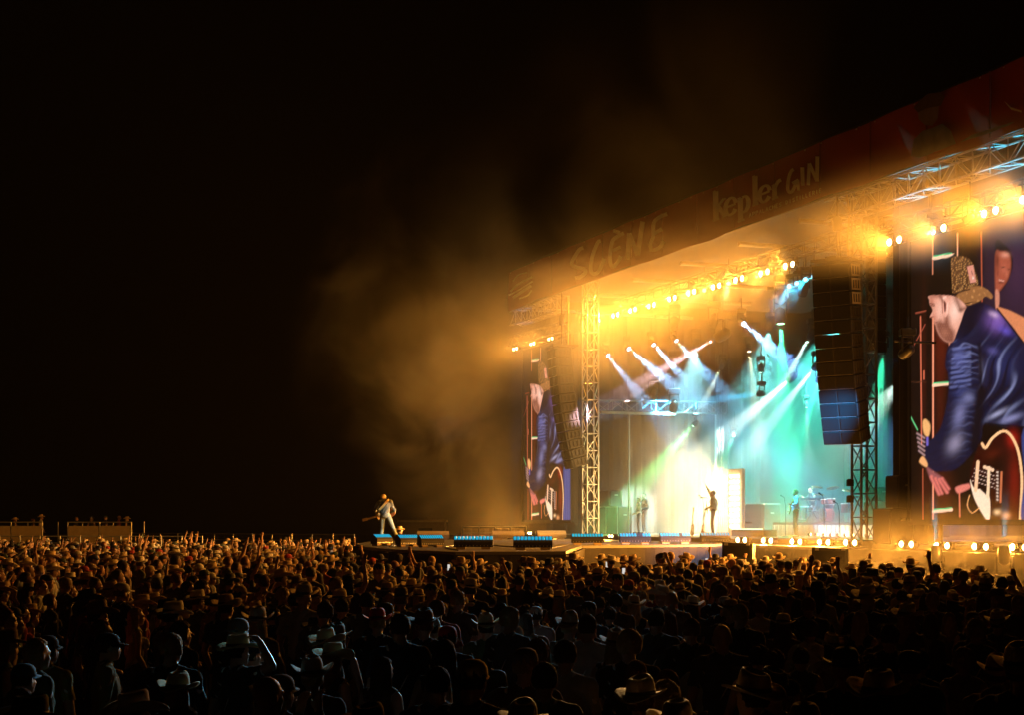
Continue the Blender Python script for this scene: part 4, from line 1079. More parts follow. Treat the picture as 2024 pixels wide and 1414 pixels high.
def capsule(vs, fs, p0, r0, p1, r1, n=10, flat=None):
    p0, p1 = Vector(p0), Vector(p1); d = p1 - p0
    q = d.to_track_quat('Z', 'Y') if d.length > 1e-6 else Matrix.Identity(3).to_quaternion()
    base = len(vs); rings = []
    for c, r, sgn in ((p0, r0, -1), (p1, r1, 1)):
        for a in ((-80,-45,0) if sgn < 0 else (0,45,80)): rings.append((c, r*math.cos(R(a)), r*math.sin(R(a))))
    for c, rr, h in rings:
        for k in range(n):
            t = 2*math.pi*k/n
            o = Vector((rr*math.cos(t), rr*math.sin(t), h))
            o = q @ o
            if flat: o = Vector((o.x*flat[0], o.y*flat[1], o.z*flat[2]))
            vs.append(c + o)
    for i in range(len(rings)-1):
        for k in range(n): fs.append((base+i*n+k, base+i*n+(k+1)%n, base+(i+1)*n+(k+1)%n, base+(i+1)*n+k))
    fs.append(tuple(base+k for k in range(n-1,-1,-1))); e = base+(len(rings)-1)*n; fs.append(tuple(e+k for k in range(n)))
def ellipsoid(vs, fs, c, rad, M=None, n=14, m=9):
    base = len(vs); c = Vector(c)
    for i in range(m+1):
        ph = math.pi*(i/m - .5)*.985
        for k in range(n):
            t = 2*math.pi*k/n
            o = Vector((rad[0]*math.cos(ph)*math.cos(t), rad[1]*math.cos(ph)*math.sin(t), rad[2]*math.sin(ph)))
            vs.append(c + (M @ o if M is not None else o))
    for i in range(m):
        for k in range(n): fs.append((base+i*n+k, base+i*n+(k+1)%n, base+(i+1)*n+(k+1)%n, base+(i+1)*n+k))
    fs.append(tuple(base+k for k in range(n-1,-1,-1))); e = base+m*n; fs.append(tuple(e+k for k in range(n)))

def body_mesh(name, pose, voxel=.0135, fingers=True, sleeves='short', female=False, shorts=False):
    """one continuous skin, remeshed from the limbs of a posed skeleton (feet at z = 0, facing -Y, 1.76 m tall); returns the body, the shirt and the head frame"""
    J = dict(hipL=(.095,0,.93), hipR=(-.095,0,.93), kneeL=(.11,-.03,.50), kneeR=(-.11,-.03,.50), ankL=(.12,.02,.09), ankR=(-.12,.02,.09),
             pelvis=(0,0,.98), waist=(0,.01,1.10), chest=(0,0,1.30), neck=(0,.01,1.49), head=(0,-.02,1.64),
             shL=(.185,.01,1.43), shR=(-.185,.01,1.43), elL=(.26,.04,1.15), elR=(-.26,.04,1.15), wrL=(.25,-.10,.93), wrR=(-.25,-.10,.93),
             hdL=(.0,-.25,-.97), hdR=(.0,-.25,-.97), yaw=0, tilt=0, footL=0, footR=0)
    J.update(pose)
    for k in J:
        if isinstance(J[k], tuple): J[k] = Vector(J[k])
    vs, fs, prim = [], [], []   # prim: (p0, p1, r, region)
    def cap(a, ra, b, rb, reg, flat=None, n=10):
        capsule(vs, fs, a, ra, b, rb, n, flat); prim.append((Vector(a), Vector(b), (ra+rb)/2, reg))
    hw = .88 if female else 1.0
    for s in 'LR':
        h, k, a = J['hip'+s], J['knee'+s], J['ank'+s]
        cap(h, .092, k, .060, 'leg'); cap(k, .060, k.lerp(a,.35), .060, 'leg'); cap(k.lerp(a,.35), .060, a, .040, 'leg')
        fd = Matrix.Rotation(J['foot'+s], 3, 'Z') @ Vector((0,-.17,0))
        cap(a + Vector((0,.05,-.045)), .042, a + fd + Vector((0,0,-.055)), .034, 'shoe')
        sh, el, wr = J['sh'+s], J['el'+s], J['wr'+s]
        reg_l = 'shirt' if sleeves in ('short','long') else 'skin'
        cap(sh, .060*hw, sh.lerp(el,.55), .050*hw, reg_l); cap(sh.lerp(el,.5), .050*hw, el, .042*hw, 'shirt' if sleeves == 'long' else 'skin')
        cap(el, .042*hw, el.lerp(wr,.3), .043*hw, 'shirt' if sleeves == 'long' else 'skin'); cap(el.lerp(wr,.3), .043*hw, wr, .029*hw, 'shirt' if sleeves == 'long' else 'skin')
        hd = J['hd'+s].normalized(); side = hd.cross(Vector((0,0,1)) if abs(hd.z) < .8 else Vector((0,1,0))).normalized(); nrm = hd.cross(side)
        pc = wr + hd*.055
        cap(wr, .027, pc, .030, 'skin'); cap(pc - side*.022, .017, pc + hd*.03 - side*.026, .015, 'skin'); cap(pc + side*.022, .017, pc + hd*.03 + side*.026, .015, 'skin')
        curl = .25 if J.get('open'+s) else .9
        if fingers:
            for i, (o, ln) in enumerate(((-.031,.070),(-.011,.082),(.011,.076),(.030,.060))):
                b0 = pc + hd*.038 + side*o; b1 = b0 + (hd + side*o*(6 if J.get('open'+s) else 1) + nrm*curl*.4).normalized()*ln*.55; b2 = b1 + (hd*(1 if J.get('open'+s) else .3) + nrm*curl + side*o*4).normalized()*ln*.5
                cap(b0, .0105, b1, .0100, 'skin', None, 6); cap(b1, .0100, b2, .0085, 'skin', None, 6)
            tp = pc - side*.03 - hd*.02
            cap(tp, .013, tp - side*.035 + hd*.035, .0115, 'skin', None, 6); cap(tp - side*.035 + hd*.035, .0115, tp - side*.04 + hd*.065 + nrm*.01, .0095, 'skin', None, 6)
        else:
            cap(pc, .030, pc + hd*.07 + nrm*.02, .022, 'skin')
    pv, wa, ch, nk, hd_ = J['pelvis'], J['waist'], J['chest'], J['neck'], J['head']
    cap(pv + Vector((-.05,0,-.01)), .115, pv + Vector((.05,0,-.01)), .115, 'leg', (1,.95,1)); prim[-1] = (pv + Vector((-.09,0,-.03)), pv + Vector((.09,0,-.03)), .11, 'leg')
    cap(pv + Vector((0,0,.05)), .135, wa, .128*hw, 'shirt', (1.12,.85,1)); cap(wa, .128*hw, ch, .150*hw, 'shirt', (1.13,.80,1))
    up = (nk - ch).normalized()
    cap(ch - up*.02, .150*hw, ch + up*.085, .105*hw, 'shirt', (1.25,.82,1)); cap(J['shL'].lerp(J['shR'],.1), .068*hw, J['shL'].lerp(J['shR'],.9), .068*hw, 'shirt')
    cap(J['shL'].lerp(nk,.15), .060*hw, nk + (hd_-nk)*.12, .050, 'shirt'); cap(J['shR'].lerp(nk,.15), .060*hw, nk + (hd_-nk)*.12, .050, 'shirt')
    if female:
        for s in (-1,1): cap(ch + Vector((s*.07,-.10,.01)), .062, ch + Vector((s*.07,-.115,-.01)), .055, 'shirt')
    cap(nk - up*.02, .056*hw, hd_ + Vector((0,.025,-.06)), .052*hw, 'skin')
    HM = Matrix.Translation(hd_) @ Matrix.Rotation(J['yaw'], 4, 'Z') @ Matrix.Rotation(J['tilt'], 4, 'X')
    H3 = HM.to_3x3()
    def hp(x, y, z): return HM @ Vector((x, y, z))
    def hell(c, r, reg='skin'):
        ellipsoid(vs, fs, hp(*c), r, H3); prim.append((hp(*c), hp(*c), min(r), reg))
    hell((0,.012,.028), (.076,.096,.092)); hell((0,-.018,-.035), (.062,.078,.075)); hell((0,-.060,-.085), (.034,.032,.026)); hell((0,-.080,.022), (.052,.020,.016))
    hell((0,-.086,-.002), (.013,.014,.030)); hell((0,-.100,-.028), (.017,.016,.013)); hell((0,-.086,-.058), (.026,.014,.013))
    for s in (-1,1):
        hell((s*.079,.012,-.010), (.010,.020,.032)); hell((s*.034,-.066,-.022), (.024,.018,.020))
    me = bpy.data.meshes.new(name); me.from_pydata([tuple(v) for v in vs], [], fs)
    o = bpy.data.objects.new(name, me); COL.objects.link(o)
    rm = o.modifiers.new('r', 'REMESH'); rm.mode = 'VOXEL'; rm.voxel_size = voxel
    sm = o.modifiers.new('s', 'SMOOTH'); sm.factor = .5; sm.iterations = 3
    dg = bpy.context.evaluated_depsgraph_get()
    out = bpy.data.meshes.new_from_object(o.evaluated_get(dg)); out.name = name
    bpy.data.objects.remove(o); bpy.data.meshes.remove(me)
    nV = len(out.vertices); co = np.empty(nV*3); out.vertices.foreach_get('co', co); co = co.reshape(-1,3)
    best = np.full(nV, 1e9); reg = np.zeros(nV, int); names = ['skin','shirt','leg','shoe']
    for a, b, r, rg in prim:
        a = np.array(a); e = np.array(b) - a; L = max(1e-9, e @ e)
        t = np.clip(((co - a) @ e)/L, 0, 1)
        d = np.linalg.norm(co - a - t[:,None]*e, axis=1) - r
        k = d < best; best[k] = d[k]; reg[k] = names.index(rg)
    inv = np.array(HM.inverted()); hl = co @ inv[:3,:3].T + inv[:3,3]
    for m in (skin_m, cloth_m, trouser_m, shoe_m, lip_m, eye_m): out.materials.append(m)
    nP = len(out.polygons); li = np.empty(nP*4, int); lt = np.empty(nP, int); out.polygons.foreach_get('loop_total', lt)
    if (lt == 4).all():
        out.loops.foreach_get('vertex_index', li); q = li.reshape(-1,4)
    else:
        q = np.array([[p.vertices[i % len(p.vertices)] for i in range(4)] for p in out.polygons])
    fr = np.sort(reg[q], axis=1)[:,1]
    fc = hl[q].mean(1)
    mi = fr.copy()
    lip = (np.abs(fc[:,0]) < .022) & (np.abs(fc[:,2]+.060) < .0075) & (fc[:,1] < -.075); mi[lip] = 4
    eye = (np.abs(np.abs(fc[:,0])-.031) < .012) & (np.abs(fc[:,2]-.000) < .0065) & (fc[:,1] < -.06); mi[eye] = 5
    out.polygons.foreach_set('material_index', mi); out.polygons.foreach_set('use_smooth', np.ones(nP, bool)); out.update()
    # the shirt: the clothed faces lifted off the body, with loose folds
    sf = q[fr == 1]
    used = np.unique(sf); mp = -np.ones(nV, int); mp[used] = np.arange(len(used))
    nr = np.empty(nV*3); out.vertices.foreach_get('normal', nr); nr = nr.reshape(-1,3)
    c2 = co[used]; fold = .006*np.sin(c2[:,2]*38 + 4*np.sin(c2[:,0]*17) + c2[:,1]*21) + .005*np.sin(c2[:,0]*31 + c2[:,2]*9)
    pv_n = np.array(pv); low = np.clip((pv_n[2] + .12 - c2[:,2])/.12, 0, 1)
    c2 = c2 + nr[used]*(.010 + fold + .012*low)[:,None]
    sh = bpy.data.meshes.new('shirt'); sh.from_pydata(c2.tolist(), [], mp[sf].tolist()); sh.materials.append(cloth_m)
    sh.polygons.foreach_set('use_smooth', np.ones(len(sf), bool)); sh.update()
    return out, sh, HM

# ---- hair and hats, all in the head's own frame
def grid_mesh(name, P, m, closed_u=True):
    """P[i][k] rows of points"""
    nr, nc = len(P), len(P[0]); vs = [tuple(p) for r in P for p in r]; fs = []
    for i in range(nr-1):
        for k in range(nc if closed_u else nc-1): fs.append((i*nc+k, i*nc+(k+1)%nc, (i+1)*nc+(k+1)%nc, (i+1)*nc+k))
    fs.append(tuple(range(nc-1,-1,-1))); fs.append(tuple(range((nr-1)*nc, nr*nc)))
    me = bpy.data.meshes.new(name); me.from_pydata(vs, [], fs); me.materials.append(m)
    me.polygons.foreach_set('use_smooth', [True]*len(me.polygons)); me.update()
    return me
def hair_mesh(style):
    P = []; n, m = 40, 24
    rr = random.Random(len(style))
    for i in range(m+1):
        ph = math.pi*(i/m - .5)*.99; row = []
        for k in range(n):
            t = 2*math.pi*k/n
            d = Vector((math.cos(ph)*math.cos(t), math.cos(ph)*math.sin(t), math.sin(ph)))
            front = -d.y
            cover = d.z > (.42 + .25*max(0, front)) or (d.y > -.05 and d.z > -.62) or (abs(d.x) > .6 and d.y > -.25 and d.z > .1)
            if style == 'long': cover = d.z > (.45 + .2*max(0, front)) or d.y > -.25
            k_ = 1.0
            wob = 1 + .03*math.sin(k*1.6 + i*.7) + .02*math.sin(k*3.3) + rr.uniform(-.03,.03)
            rx, ry, rz = (.086, .107, .102)
            s = wob*(1.0 if cover else .80)
            p = Vector((d.x*rx*s, .012 + d.y*ry*s, .026 + d.z*rz*s))
            if style == 'long' and d.z < 0 and d.y > -.3:
                f = min(1, -d.z*1.15)
                p.z -= f*.26; p.y = p.y*(1-f*.2) + f*.035; p.x = math.copysign(abs(p.x)*(1-.1*f) + f*.06*abs(math.cos(t)), p.x)
            if style == 'curly': p = Vector((p.x*1.18, p.y*1.14 + .008, p.z*1.16)) if cover else p
            row.append(p)
        P.append(row)
    return grid_mesh('hair', P, hair_m)
def bun_mesh():
    me = hair_mesh('short'); bm = bmesh.new(); bm.from_mesh(me)
    bmesh.ops.create_icosphere(bm, subdivisions=2, radius=.045, matrix=Matrix.Translation((0,.115,.075)))
    bm.to_mesh(me); bm.free(); me.polygons.foreach_set('use_smooth', [True]*len(me.polygons)); return me
def cowboy_mesh(curl=.055, crown=.115, wide=1.0):
    n = 32; P = []
    def brim(s, dz):
        row = []
        for k in range(n):
            t = 2*math.pi*k/n; c, s_ = math.cos(t), math.sin(t)
            x = (.088 + (.165*wide-.088)*s)*c; y = (.108 + (.205*wide-.108)*s)*s_
            z = curl*abs(c)**1.5*s**1.5 - .020*abs(s_)**2*s + dz
            row.append(Vector((x*(1-.10*s*abs(c)), y + .005, z + .055)))
        return row
    P.append(brim(.0, -.006)); P.append(brim(.5, -.006)); P.append(brim(1.0, -.004)); P.append(brim(1.02, .002)); P.append(brim(.5, .002)); P.append(brim(.02, .004))
    for z, kx, ky in ((.03,.98,.98),(.07,.93,.95),(crown*.86,.84,.92),(crown,.70,.84),(crown*1.0,.5,.66),(crown*.86,.22,.5),(crown*.80,.02,.05)):
        row = []
        for k in range(n):
            t = 2*math.pi*k/n; c, s_ = math.cos(t), math.sin(t)
            pinch = 1 - .22*max(0, -s_)**3*min(1, z/crown)
            zz = z + (.016*max(0, -s_) - .008)*min(1, z/crown) if kx > .6 else z + .01*(-s_)
            row.append(Vector((.088*kx*c*pinch, .108*ky*s_ + .005, zz + .055)))
        P.append(row)
    return grid_mesh('cowboy_hat', P, felt_m)
def band_mesh():
    P = [[Vector((.0905*k_*math.cos(2*math.pi*k/24), .1105*k_*math.sin(2*math.pi*k/24) + .005, z)) for k in range(24)] for z, k_ in ((.060,1.0),(.084,.985))]
    return grid_mesh('hat_band', P, band_m)
def cap_mesh(back=False):
    P = []; n = 28
    for i, (z, k_) in enumerate(((.030,1.02),(.050,1.03),(.085,.97),(.112,.78),(.128,.46),(.133,.05))):
        P.append([Vector((.084*k_*math.cos(2*math.pi*k/n), .104*k_*math.sin(2*math.pi*k/n) + .010, z)) for k in range(n)])
    me = grid_mesh('baseball_cap', P, felt_m); bm = bmesh.new(); bm.from_mesh(me)
    s = 1 if back else -1; m_ = 12; rows = []
    for lay in (0, 1):
        for f in (0, 1):
            rows.append([bm.verts.new((math.cos(math.pi*k/m_)*.078*(1-.10*f), s*(.012 + math.sin(math.pi*k/m_)*(.086 + .085*f)) + .010, .044 - .006*lay - .016*f - .012*f*abs(math.cos(math.pi*k/m_))**2)) for k in range(m_+1)])
    for k in range(m_):
        bm.faces.new((rows[0][k], rows[0][k+1], rows[1][k+1], rows[1][k])); bm.faces.new((rows[3][k], rows[3][k+1], rows[2][k+1], rows[2][k])); bm.faces.new((rows[1][k], rows[1][k+1], rows[3][k+1], rows[3][k]))
    bm.to_mesh(me); bm.free(); me.polygons.foreach_set('use_smooth', [True]*len(me.polygons)); return me

HAIR = {'short': hair_mesh('short'), 'long': hair_mesh('long'), 'curly': hair_mesh('curly'), 'bun': bun_mesh()}
COWBOY = [cowboy_mesh(.050,.118,1.02), cowboy_mesh(.068,.125,1.10), cowboy_mesh(.032,.108,1.0)]
BAND = band_mesh(); CAP = cap_mesh(); CAPB = cap_mesh(True)

POSES = {
 'standing': dict(),
 'relaxed': dict(elL=(.25,.06,1.15), wrL=(.17,-.16,1.08), hdL=(-.6,-.7,.1), yaw=.12),
 'arms_folded': dict(elL=(.25,-.02,1.14), elR=(-.25,-.02,1.14), wrL=(-.04,-.20,1.20), wrR=(.06,-.18,1.16), hdL=(-1,.1,.1), hdR=(1,.1,.1)),
 'hand_up': dict(shR=(-.18,.0,1.46), elR=(-.26,-.08,1.70), wrR=(-.20,-.14,1.95), hdR=(.05,-.15,1), openR=1, tilt=-.08),
 'both_up': dict(shL=(.18,0,1.46), shR=(-.18,0,1.46), elR=(-.30,-.10,1.66), wrR=(-.22,-.20,1.90), hdR=(.05,-.2,1), openR=1, elL=(.29,-.08,1.68), wrL=(.20,-.16,1.93), hdL=(0,-.2,1), openL=1, tilt=-.1),
 'reach': dict(shR=(-.18,-.02,1.45), elR=(-.30,-.22,1.52), wrR=(-.26,-.42,1.70), hdR=(.1,-.6,.8), openR=1, elL=(.25,.06,1.15), wrL=(.17,-.16,1.08), hdL=(-.6,-.7,.1), tilt=-.05),
 'point': dict(shL=(.18,0,1.46), elL=(.40,-.06,1.60), wrL=(.50,-.12,1.84), hdL=(.3,-.1,1), yaw=.2),
 'phone_up': dict(elR=(-.22,-.20,1.30), wrR=(-.10,-.32,1.52), hdR=(.2,-.1,1), elL=(.22,-.2,1.28), wrL=(.08,-.32,1.50), hdL=(-.2,-.1,1)),
 'hat_touch': dict(shR=(-.18,0,1.46), elR=(-.42,-.02,1.55), wrR=(-.20,-.08,1.74), hdR=(.8,-.1,.4), tilt=-.05),
 'turned': dict(yaw=.9, elR=(-.24,.08,1.16), wrR=(-.22,-.05,.94)),
}
BODY = {}
for nm, ps in POSES.items():
    BODY[nm, 'm'] = body_mesh('body', ps, sleeves='short' if nm in ('standing','hand_up','both_up','hat_touch','point') else 'long')
for nm in ('standing', 'relaxed', 'hand_up', 'phone_up', 'reach'):
    BODY[nm, 'f'] = body_mesh('body', {**POSES[nm], 'shL': (.165,.01,1.43), 'shR': (-.165,.01,1.43) if nm != 'hand_up' else (-.165,0,1.45)}, sleeves='none' if nm != 'relaxed' else 'long', female=True)
def add_head_gear(root, HM, hair, hair_col, hat, hat_col, rr, covered=False):
    def child(nm, me, col):
        o = link(nm, me, root); o.matrix_local = HM
        o.color = (*col, 1)
        return o
    if hair: 
        h = child('hair', HAIR[hair], hair_col)
        if hat in ('cowboy',): h.scale = (h.scale[0]*.98,)*3
    if hat == 'cowboy':
        h = child('cowboy_hat', COWBOY[rr.randrange(3)], hat_col)
        h.matrix_local = HM @ Matrix.Rotation(rr.uniform(-.12,.12), 4, 'X') @ Matrix.Rotation(rr.uniform(-.08,.08), 4, 'Y')
        link('hat_band', BAND, h)
    elif hat == 'cap': child('baseball_cap', CAP, hat_col)
    elif hat == 'capback': child('baseball_cap', CAPB, hat_col)
def person(loc, yaw, key, height, label, shirt_col, hair, hair_col, hat, hat_col, rr, group=None, cloth=None):
    me, sh, HM = BODY[key]
    o = link('person', me, None, loc); o.rotation_euler = (0,0,yaw); k = height/1.76; o.scale = (k, k, k)
    tag(o, label, 'person', group)
    s = link('shirt', sh, o); s.color = (*shirt_col, 1)
    if cloth: s.material_slots[0].link = 'OBJECT'; s.material_slots[0].material = cloth
    add_head_gear(o, HM, hair, hair_col, hat, hat_col, rr)
    return o
def face_to(p, target): 
    d = Vector(target) - Vector(p); return math.atan2(d.x, -d.y)      # people are built facing -Y
# ------------------------------------------------------------------ the musicians
rb = random.Random(5)
# guitarist on the apron, seen from behind, legs apart, bent over the guitar
BODY['apron'] = body_mesh('body', dict(hipR=(-.10,.02,.90), hipL=(.10,.02,.90), kneeR=(-.26,-.02,.50), kneeL=(.15,-.10,.48), ankR=(-.46,.10,.09), ankL=(.16,.02,.09), footR=-.6, footL=.2,
    pelvis=(0,.06,.95), waist=(.01,.0,1.08), chest=(.07,-.15,1.25), neck=(.14,-.27,1.39), head=(.19,-.37,1.48), shR=(-.09,-.20,1.37), shL=(.32,-.20,1.32), elR=(-.22,-.24,1.10), elL=(.42,-.14,1.10), wrR=(-.06,-.40,1.02), wrL=(.34,-.36,.94),
    hdR=(.6,-.4,-.2), hdL=(.2,-.5,-.3), tilt=-.5), .012, True, 'long')
p = gpix(762, 1077, 1.92)
yaw_a = math.pi - .25
ag = person(p, yaw_a, 'apron', 1.80, 'guitarist in a cap and leather jacket alone at the apron tip, his back turned', (.15,.17,.18), 'short', (.05,.03,.02), 'cap', (.50,.36,.18), rb, None, leather_m)
for sl in ag.material_slots: pass
bt = bpy.data.materials.new('pale_jeans'); bt.use_nodes = True
jeans = mat('pale_jeans_denim', (.34,.42,.43), .85, 0, .25, 9, .3)
ag.material_slots[2].link = 'OBJECT'; ag.material_slots[2].material = jeans
bpy.data.materials.remove(bt)
gm = Matrix.Translation(p) @ Matrix.Rotation(yaw_a, 4, 'Z') @ Matrix.Translation((.08,-.38,1.0)) @ Matrix.Rotation(R(14), 4, 'Y')
ga = guitar('guitar', 'electric guitar hanging on a tan strap in front of the apron guitarist', gm, None)
sp_ = MB(); q = gm.inverted() @ Matrix.Translation(p) @ Matrix.Rotation(yaw_a, 4, 'Z')
pts = [(.34,-.40,.82),(.36,-.16,.90),(.28,.06,1.0),(.18,.10,1.12),(.04,.04,1.28),(-.04,-.06,1.42),(-.06,-.18,1.47),(-.08,-.34,1.40),(-.12,-.40,1.1)]
vs, fs = [], []
for i, c in enumerate(pts):
    t = (Vector(pts[min(i+1,len(pts)-1)]) - Vector(pts[max(i-1,0)])).normalized(); w_ = t.cross(Vector((0,1,.2))).normalized()*.036
    for dd in (w_, -w_):
        for yy in (0, .012): vs.append(q @ (Vector(c) + dd + Vector((0,yy,0))))
for i in range(len(pts)-1):
    b_ = 4*i
    fs += [(b_,b_+4,b_+6,b_+2),(b_+1,b_+3,b_+7,b_+5),(b_,b_+1,b_+5,b_+4),(b_+2,b_+6,b_+7,b_+3)]
sp_.add(vs, fs).build('strap', mat('tan_strap', (.62,.42,.16), .6), ga)
# singer with one arm raised
BODY['singer'] = body_mesh('body', dict(kneeL=(.12,-.04,.50), ankL=(.17,.02,.09), kneeR=(-.10,-.06,.5), ankR=(-.12,-.02,.09), shR=(-.18,-.02,1.46), elR=(-.27,-.14,1.69), wrR=(-.18,-.26,1.92), hdR=(0,-.3,1), openR=1, elL=(.27,-.04,1.15), wrL=(.13,-.26,1.06), hdL=(-.7,-.5,-.1), tilt=-.12), .012, True, 'long')
U, z = pix(1410, 1060, 3.0); p = W(U, 3.0, 2.07); ys = ROT - .5
sg = person(p, ys, 'singer', 1.82, 'singer in a pale shirt with one arm raised beside the bulb wall', (.62,.58,.50), 'short', (.10,.06,.03), None, None, rb)
gm = Matrix.Translation(p) @ Matrix.Rotation(ys, 4, 'Z') @ Matrix.Translation((-.02,-.22,1.08)) @ Matrix.Rotation(R(-18), 4, 'Y')
gs = guitar('guitar', 'dark electric guitar hanging on the singer with the raised arm', gm)
q = gm.inverted() @ Matrix.Translation(p) @ Matrix.Rotation(ys, 4, 'Z')
MB().path([q @ Vector(c) for c in ((-.22,-.2,1.0),(-.2,.1,1.15),(-.05,.17,1.32),(.1,.1,1.5),(.14,-.06,1.5),(.15,-.2,1.3))], .022, 6).build('strap', band_m, gs)
# bassist
BODY['bassist'] = body_mesh('body', dict(kneeL=(.13,-.03,.5), ankL=(.19,.02,.09), ankR=(-.17,.02,.09), elL=(.32,-.05,1.22), wrL=(.42,-.25,1.18), hdL=(.3,-.5,.4), elR=(-.29,.02,1.15), wrR=(-.10,-.24,1.05), hdR=(.6,-.3,-.5), yaw=-.2), .013, True, 'long')
U, z = pix(1573, 1062, 4.4); p = W(U, 4.4, 2.07); yb = ROT - .35
person(p, yb, 'bassist', 1.80, 'bassist in a blue shirt playing in front of the drum riser', (.10,.16,.55), 'short', (.04,.03,.02), None, None, rb)
gm = Matrix.Translation(p) @ Matrix.Rotation(yb, 4, 'Z') @ Matrix.Translation((-.02,-.22,1.07)) @ Matrix.Rotation(R(-20), 4, 'Y') @ Matrix.Scale(1.15, 4)
guitar('bass_guitar', 'pale bass guitar with a long neck held by the bassist in blue', gm, None, mat('bass_body', (.45,.36,.22), .3))
# drummer behind the kit
BODY['drummer'] = body_mesh('body', dict(hipL=(.10,0,.60), hipR=(-.10,0,.60), kneeL=(.22,-.40,.60), kneeR=(-.22,-.40,.60), ankL=(.22,-.42,.14), ankR=(-.22,-.42,.14), pelvis=(0,0,.64), waist=(0,0,.78), chest=(0,-.03,.98), neck=(0,-.05,1.17), head=(0,-.08,1.31),
    shL=(.185,-.03,1.11), shR=(-.185,-.03,1.11), elL=(.32,-.14,.90), elR=(-.32,-.14,.90), wrL=(.18,-.38,.92), wrR=(-.18,-.36,1.04), hdL=(-.2,-1,.1), hdR=(0,-.9,.5)), .014, True, 'short')
U, z = pix(1598, 975, 8.4); p = W(U, RV0+2.6, RZ)
person(p, ROT, 'drummer', 1.80, 'drummer with a round dark head sitting behind the keyboard and cymbals', (.05,.05,.06), 'short', (.02,.015,.01), None, None, rb)
t = thing('drum_stool', 'round stool under the drummer on the riser', 'stool', p, ROT)
MB().lathe([(.001,.50),(.17,.50),(.18,.47),(.17,.44),(.001,.43)], 16).build('seat', black, t, True); MB().tube((0,0,0),(0,0,.44),.03,8).build('post', chrome, t)
# musician in a white sweatshirt, and the one behind
BODY['sweat'] = body_mesh('body', dict(yaw=.5, elL=(.27,.02,1.16), wrL=(.16,-.2,1.02), hdL=(-.6,-.6,-.1), elR=(-.26,.0,1.15), wrR=(-.12,-.22,1.0), hdR=(.6,-.6,-.1)), .013, True, 'long')
U, z = pix(1263, 1046, 3.4); person(W(U, 3.4, 2.07), ROT - .2, 'sweat', 1.62, 'musician in a loose white sweatshirt standing left of the stage centre', (.66,.70,.70), 'curly', (.05,.03,.02), None, None, rb)
U, z = pix(1274, 1046, 3.9); person(W(U, 3.9, 2.07), ROT, ('relaxed','m'), 1.86, 'taller musician in dark clothes half hidden behind the white sweatshirt', (.05,.045,.04), 'short', (.03,.02,.015), None, None, rb)
t = thing('pedal_board', 'low board of small shiny effect pedals at the feet of the white sweatshirt musician', 'pedal board', W(pix(1263,1052,2.6)[0], 2.6, 2.07), ROT)
MB().box((0,0,.05),(.9,.45,.06)).build('board', black, t)
for i in range(6): MB().bevel_box((-.36+.145*i,-.05+.1*(i%2),.11),(.1,.13,.07),.012).build('pedal', chrome if i % 2 else rig, t)
# ------------------------------------------------------------------ far left: fences, viewing platforms
fm = mat('dark_fence_mesh', (.05,.045,.035), .8, 0, .3, 5); tanm = mat('tan_fence_cloth', (.34,.27,.17), .8, 0, .3, 4); railm = mat('galvanised_rail', (.45,.44,.40), .4, .7, .2)
def fence(x0, x1, Y0, Y1, z, n, label, panel=None, grp='fences at the far edge of the field', zb=0.0):
    a = Vector(((x0-1012)*Y0/F_PX, Y0, 0)); b = Vector(((x1-1012)*Y1/F_PX, Y1, 0))
    t = thing('crowd_fence', label, 'fence', (0,0,0), 0, grp)
    up = Vector((0,0,1)); d = (b-a).normalized(); nrm = Vector((-d.y, d.x, 0))*.06
    for i in range(n+1): MB().tube(a.lerp(b, i/n), a.lerp(b, i/n) + up*z, .04, 6).build('post', railm, t)
    for i in range(n):
        p, q = a.lerp(b, i/n), a.lerp(b, (i+1)/n)
        MB().tube(p + up*(z-.03), q + up*(z-.03), .03, 6).build('rail', railm, t)
        MB().tube(p + up*(z-.35), q + up*(z-.35), .022, 6).build('rail', railm, t)
        if panel:
            m_ = 6; vs = []; fs = []
            for k in range(m_+1):
                c = p.lerp(q, .02 + .96*k/m_) + nrm*(.6 + .5*math.sin(k*1.9+i))
                vs += [c + up*(zb+.05), c + up*(z-.1)]
            for k in range(m_): fs.append((2*k, 2*k+2, 2*k+3, 2*k+1))
            MB().add(vs, fs).build('fence_cloth', panel, t)
fence(248, 700, 92, 82, 2.02, 12, 'long low dark fence with a pale top rail behind the far left crowd', fm)
fence(0, 400, 80, 79, 1.96, 10, 'nearer barrier of pale rails in front of the viewing platforms', None)
fence(914, 1040, 84, 88, 2.40, 4, 'tan fence behind the apron between the guitarist and the narrow screen', tanm)
def platform(x0, x1, Y, label, steps):
    a = (x0-1012)*Y/F_PX; b = (x1-1012)*Y/F_PX; w = b - a
    t = thing('viewing_platform', label, 'platform', ((a+b)/2, Y, 0), 0, 'viewing platforms on the far left')
    MB().box((0,1.6,1.15),(w,3.2,.12)).build('floor', deckm, t)
    n = max(2, round(w/1.6))
    for i in range(n+1):
        x = -w/2 + w*i/n
        MB().tube((x,0,0),(x,0,2.62),.035,6).build('post', railm, t); MB().tube((x,3.1,0),(x,3.1,2.62),.035,6).build('post', railm, t)
    for i in range(n):
        x0_, x1_ = -w/2 + w*i/n + .05, -w/2 + w*(i+1)/n - .05
        MB().box(((x0_+x1_)/2, -.05, 1.9),(x1_-x0_,.03,1.0)).build('front_panel', tanm, t)
        MB().tube((x0_-.05,0,2.6),(x1_+.05,0,2.6),.03,6).build('rail', railm, t)
for k in (-1,): pass
platform(-40, 84, 90, 'viewing platform with tan panels at the outer left end of the field', 2)
platform(134, 260, 90, 'viewing platform with tan panels next to the long low fence', 2)
p = zpix(834, 1030, 95)
t = thing('site_cabin', 'small dark cabin with a faintly lit edge far behind the apron guitarist', 'cabin', (p.x, 95, 0))
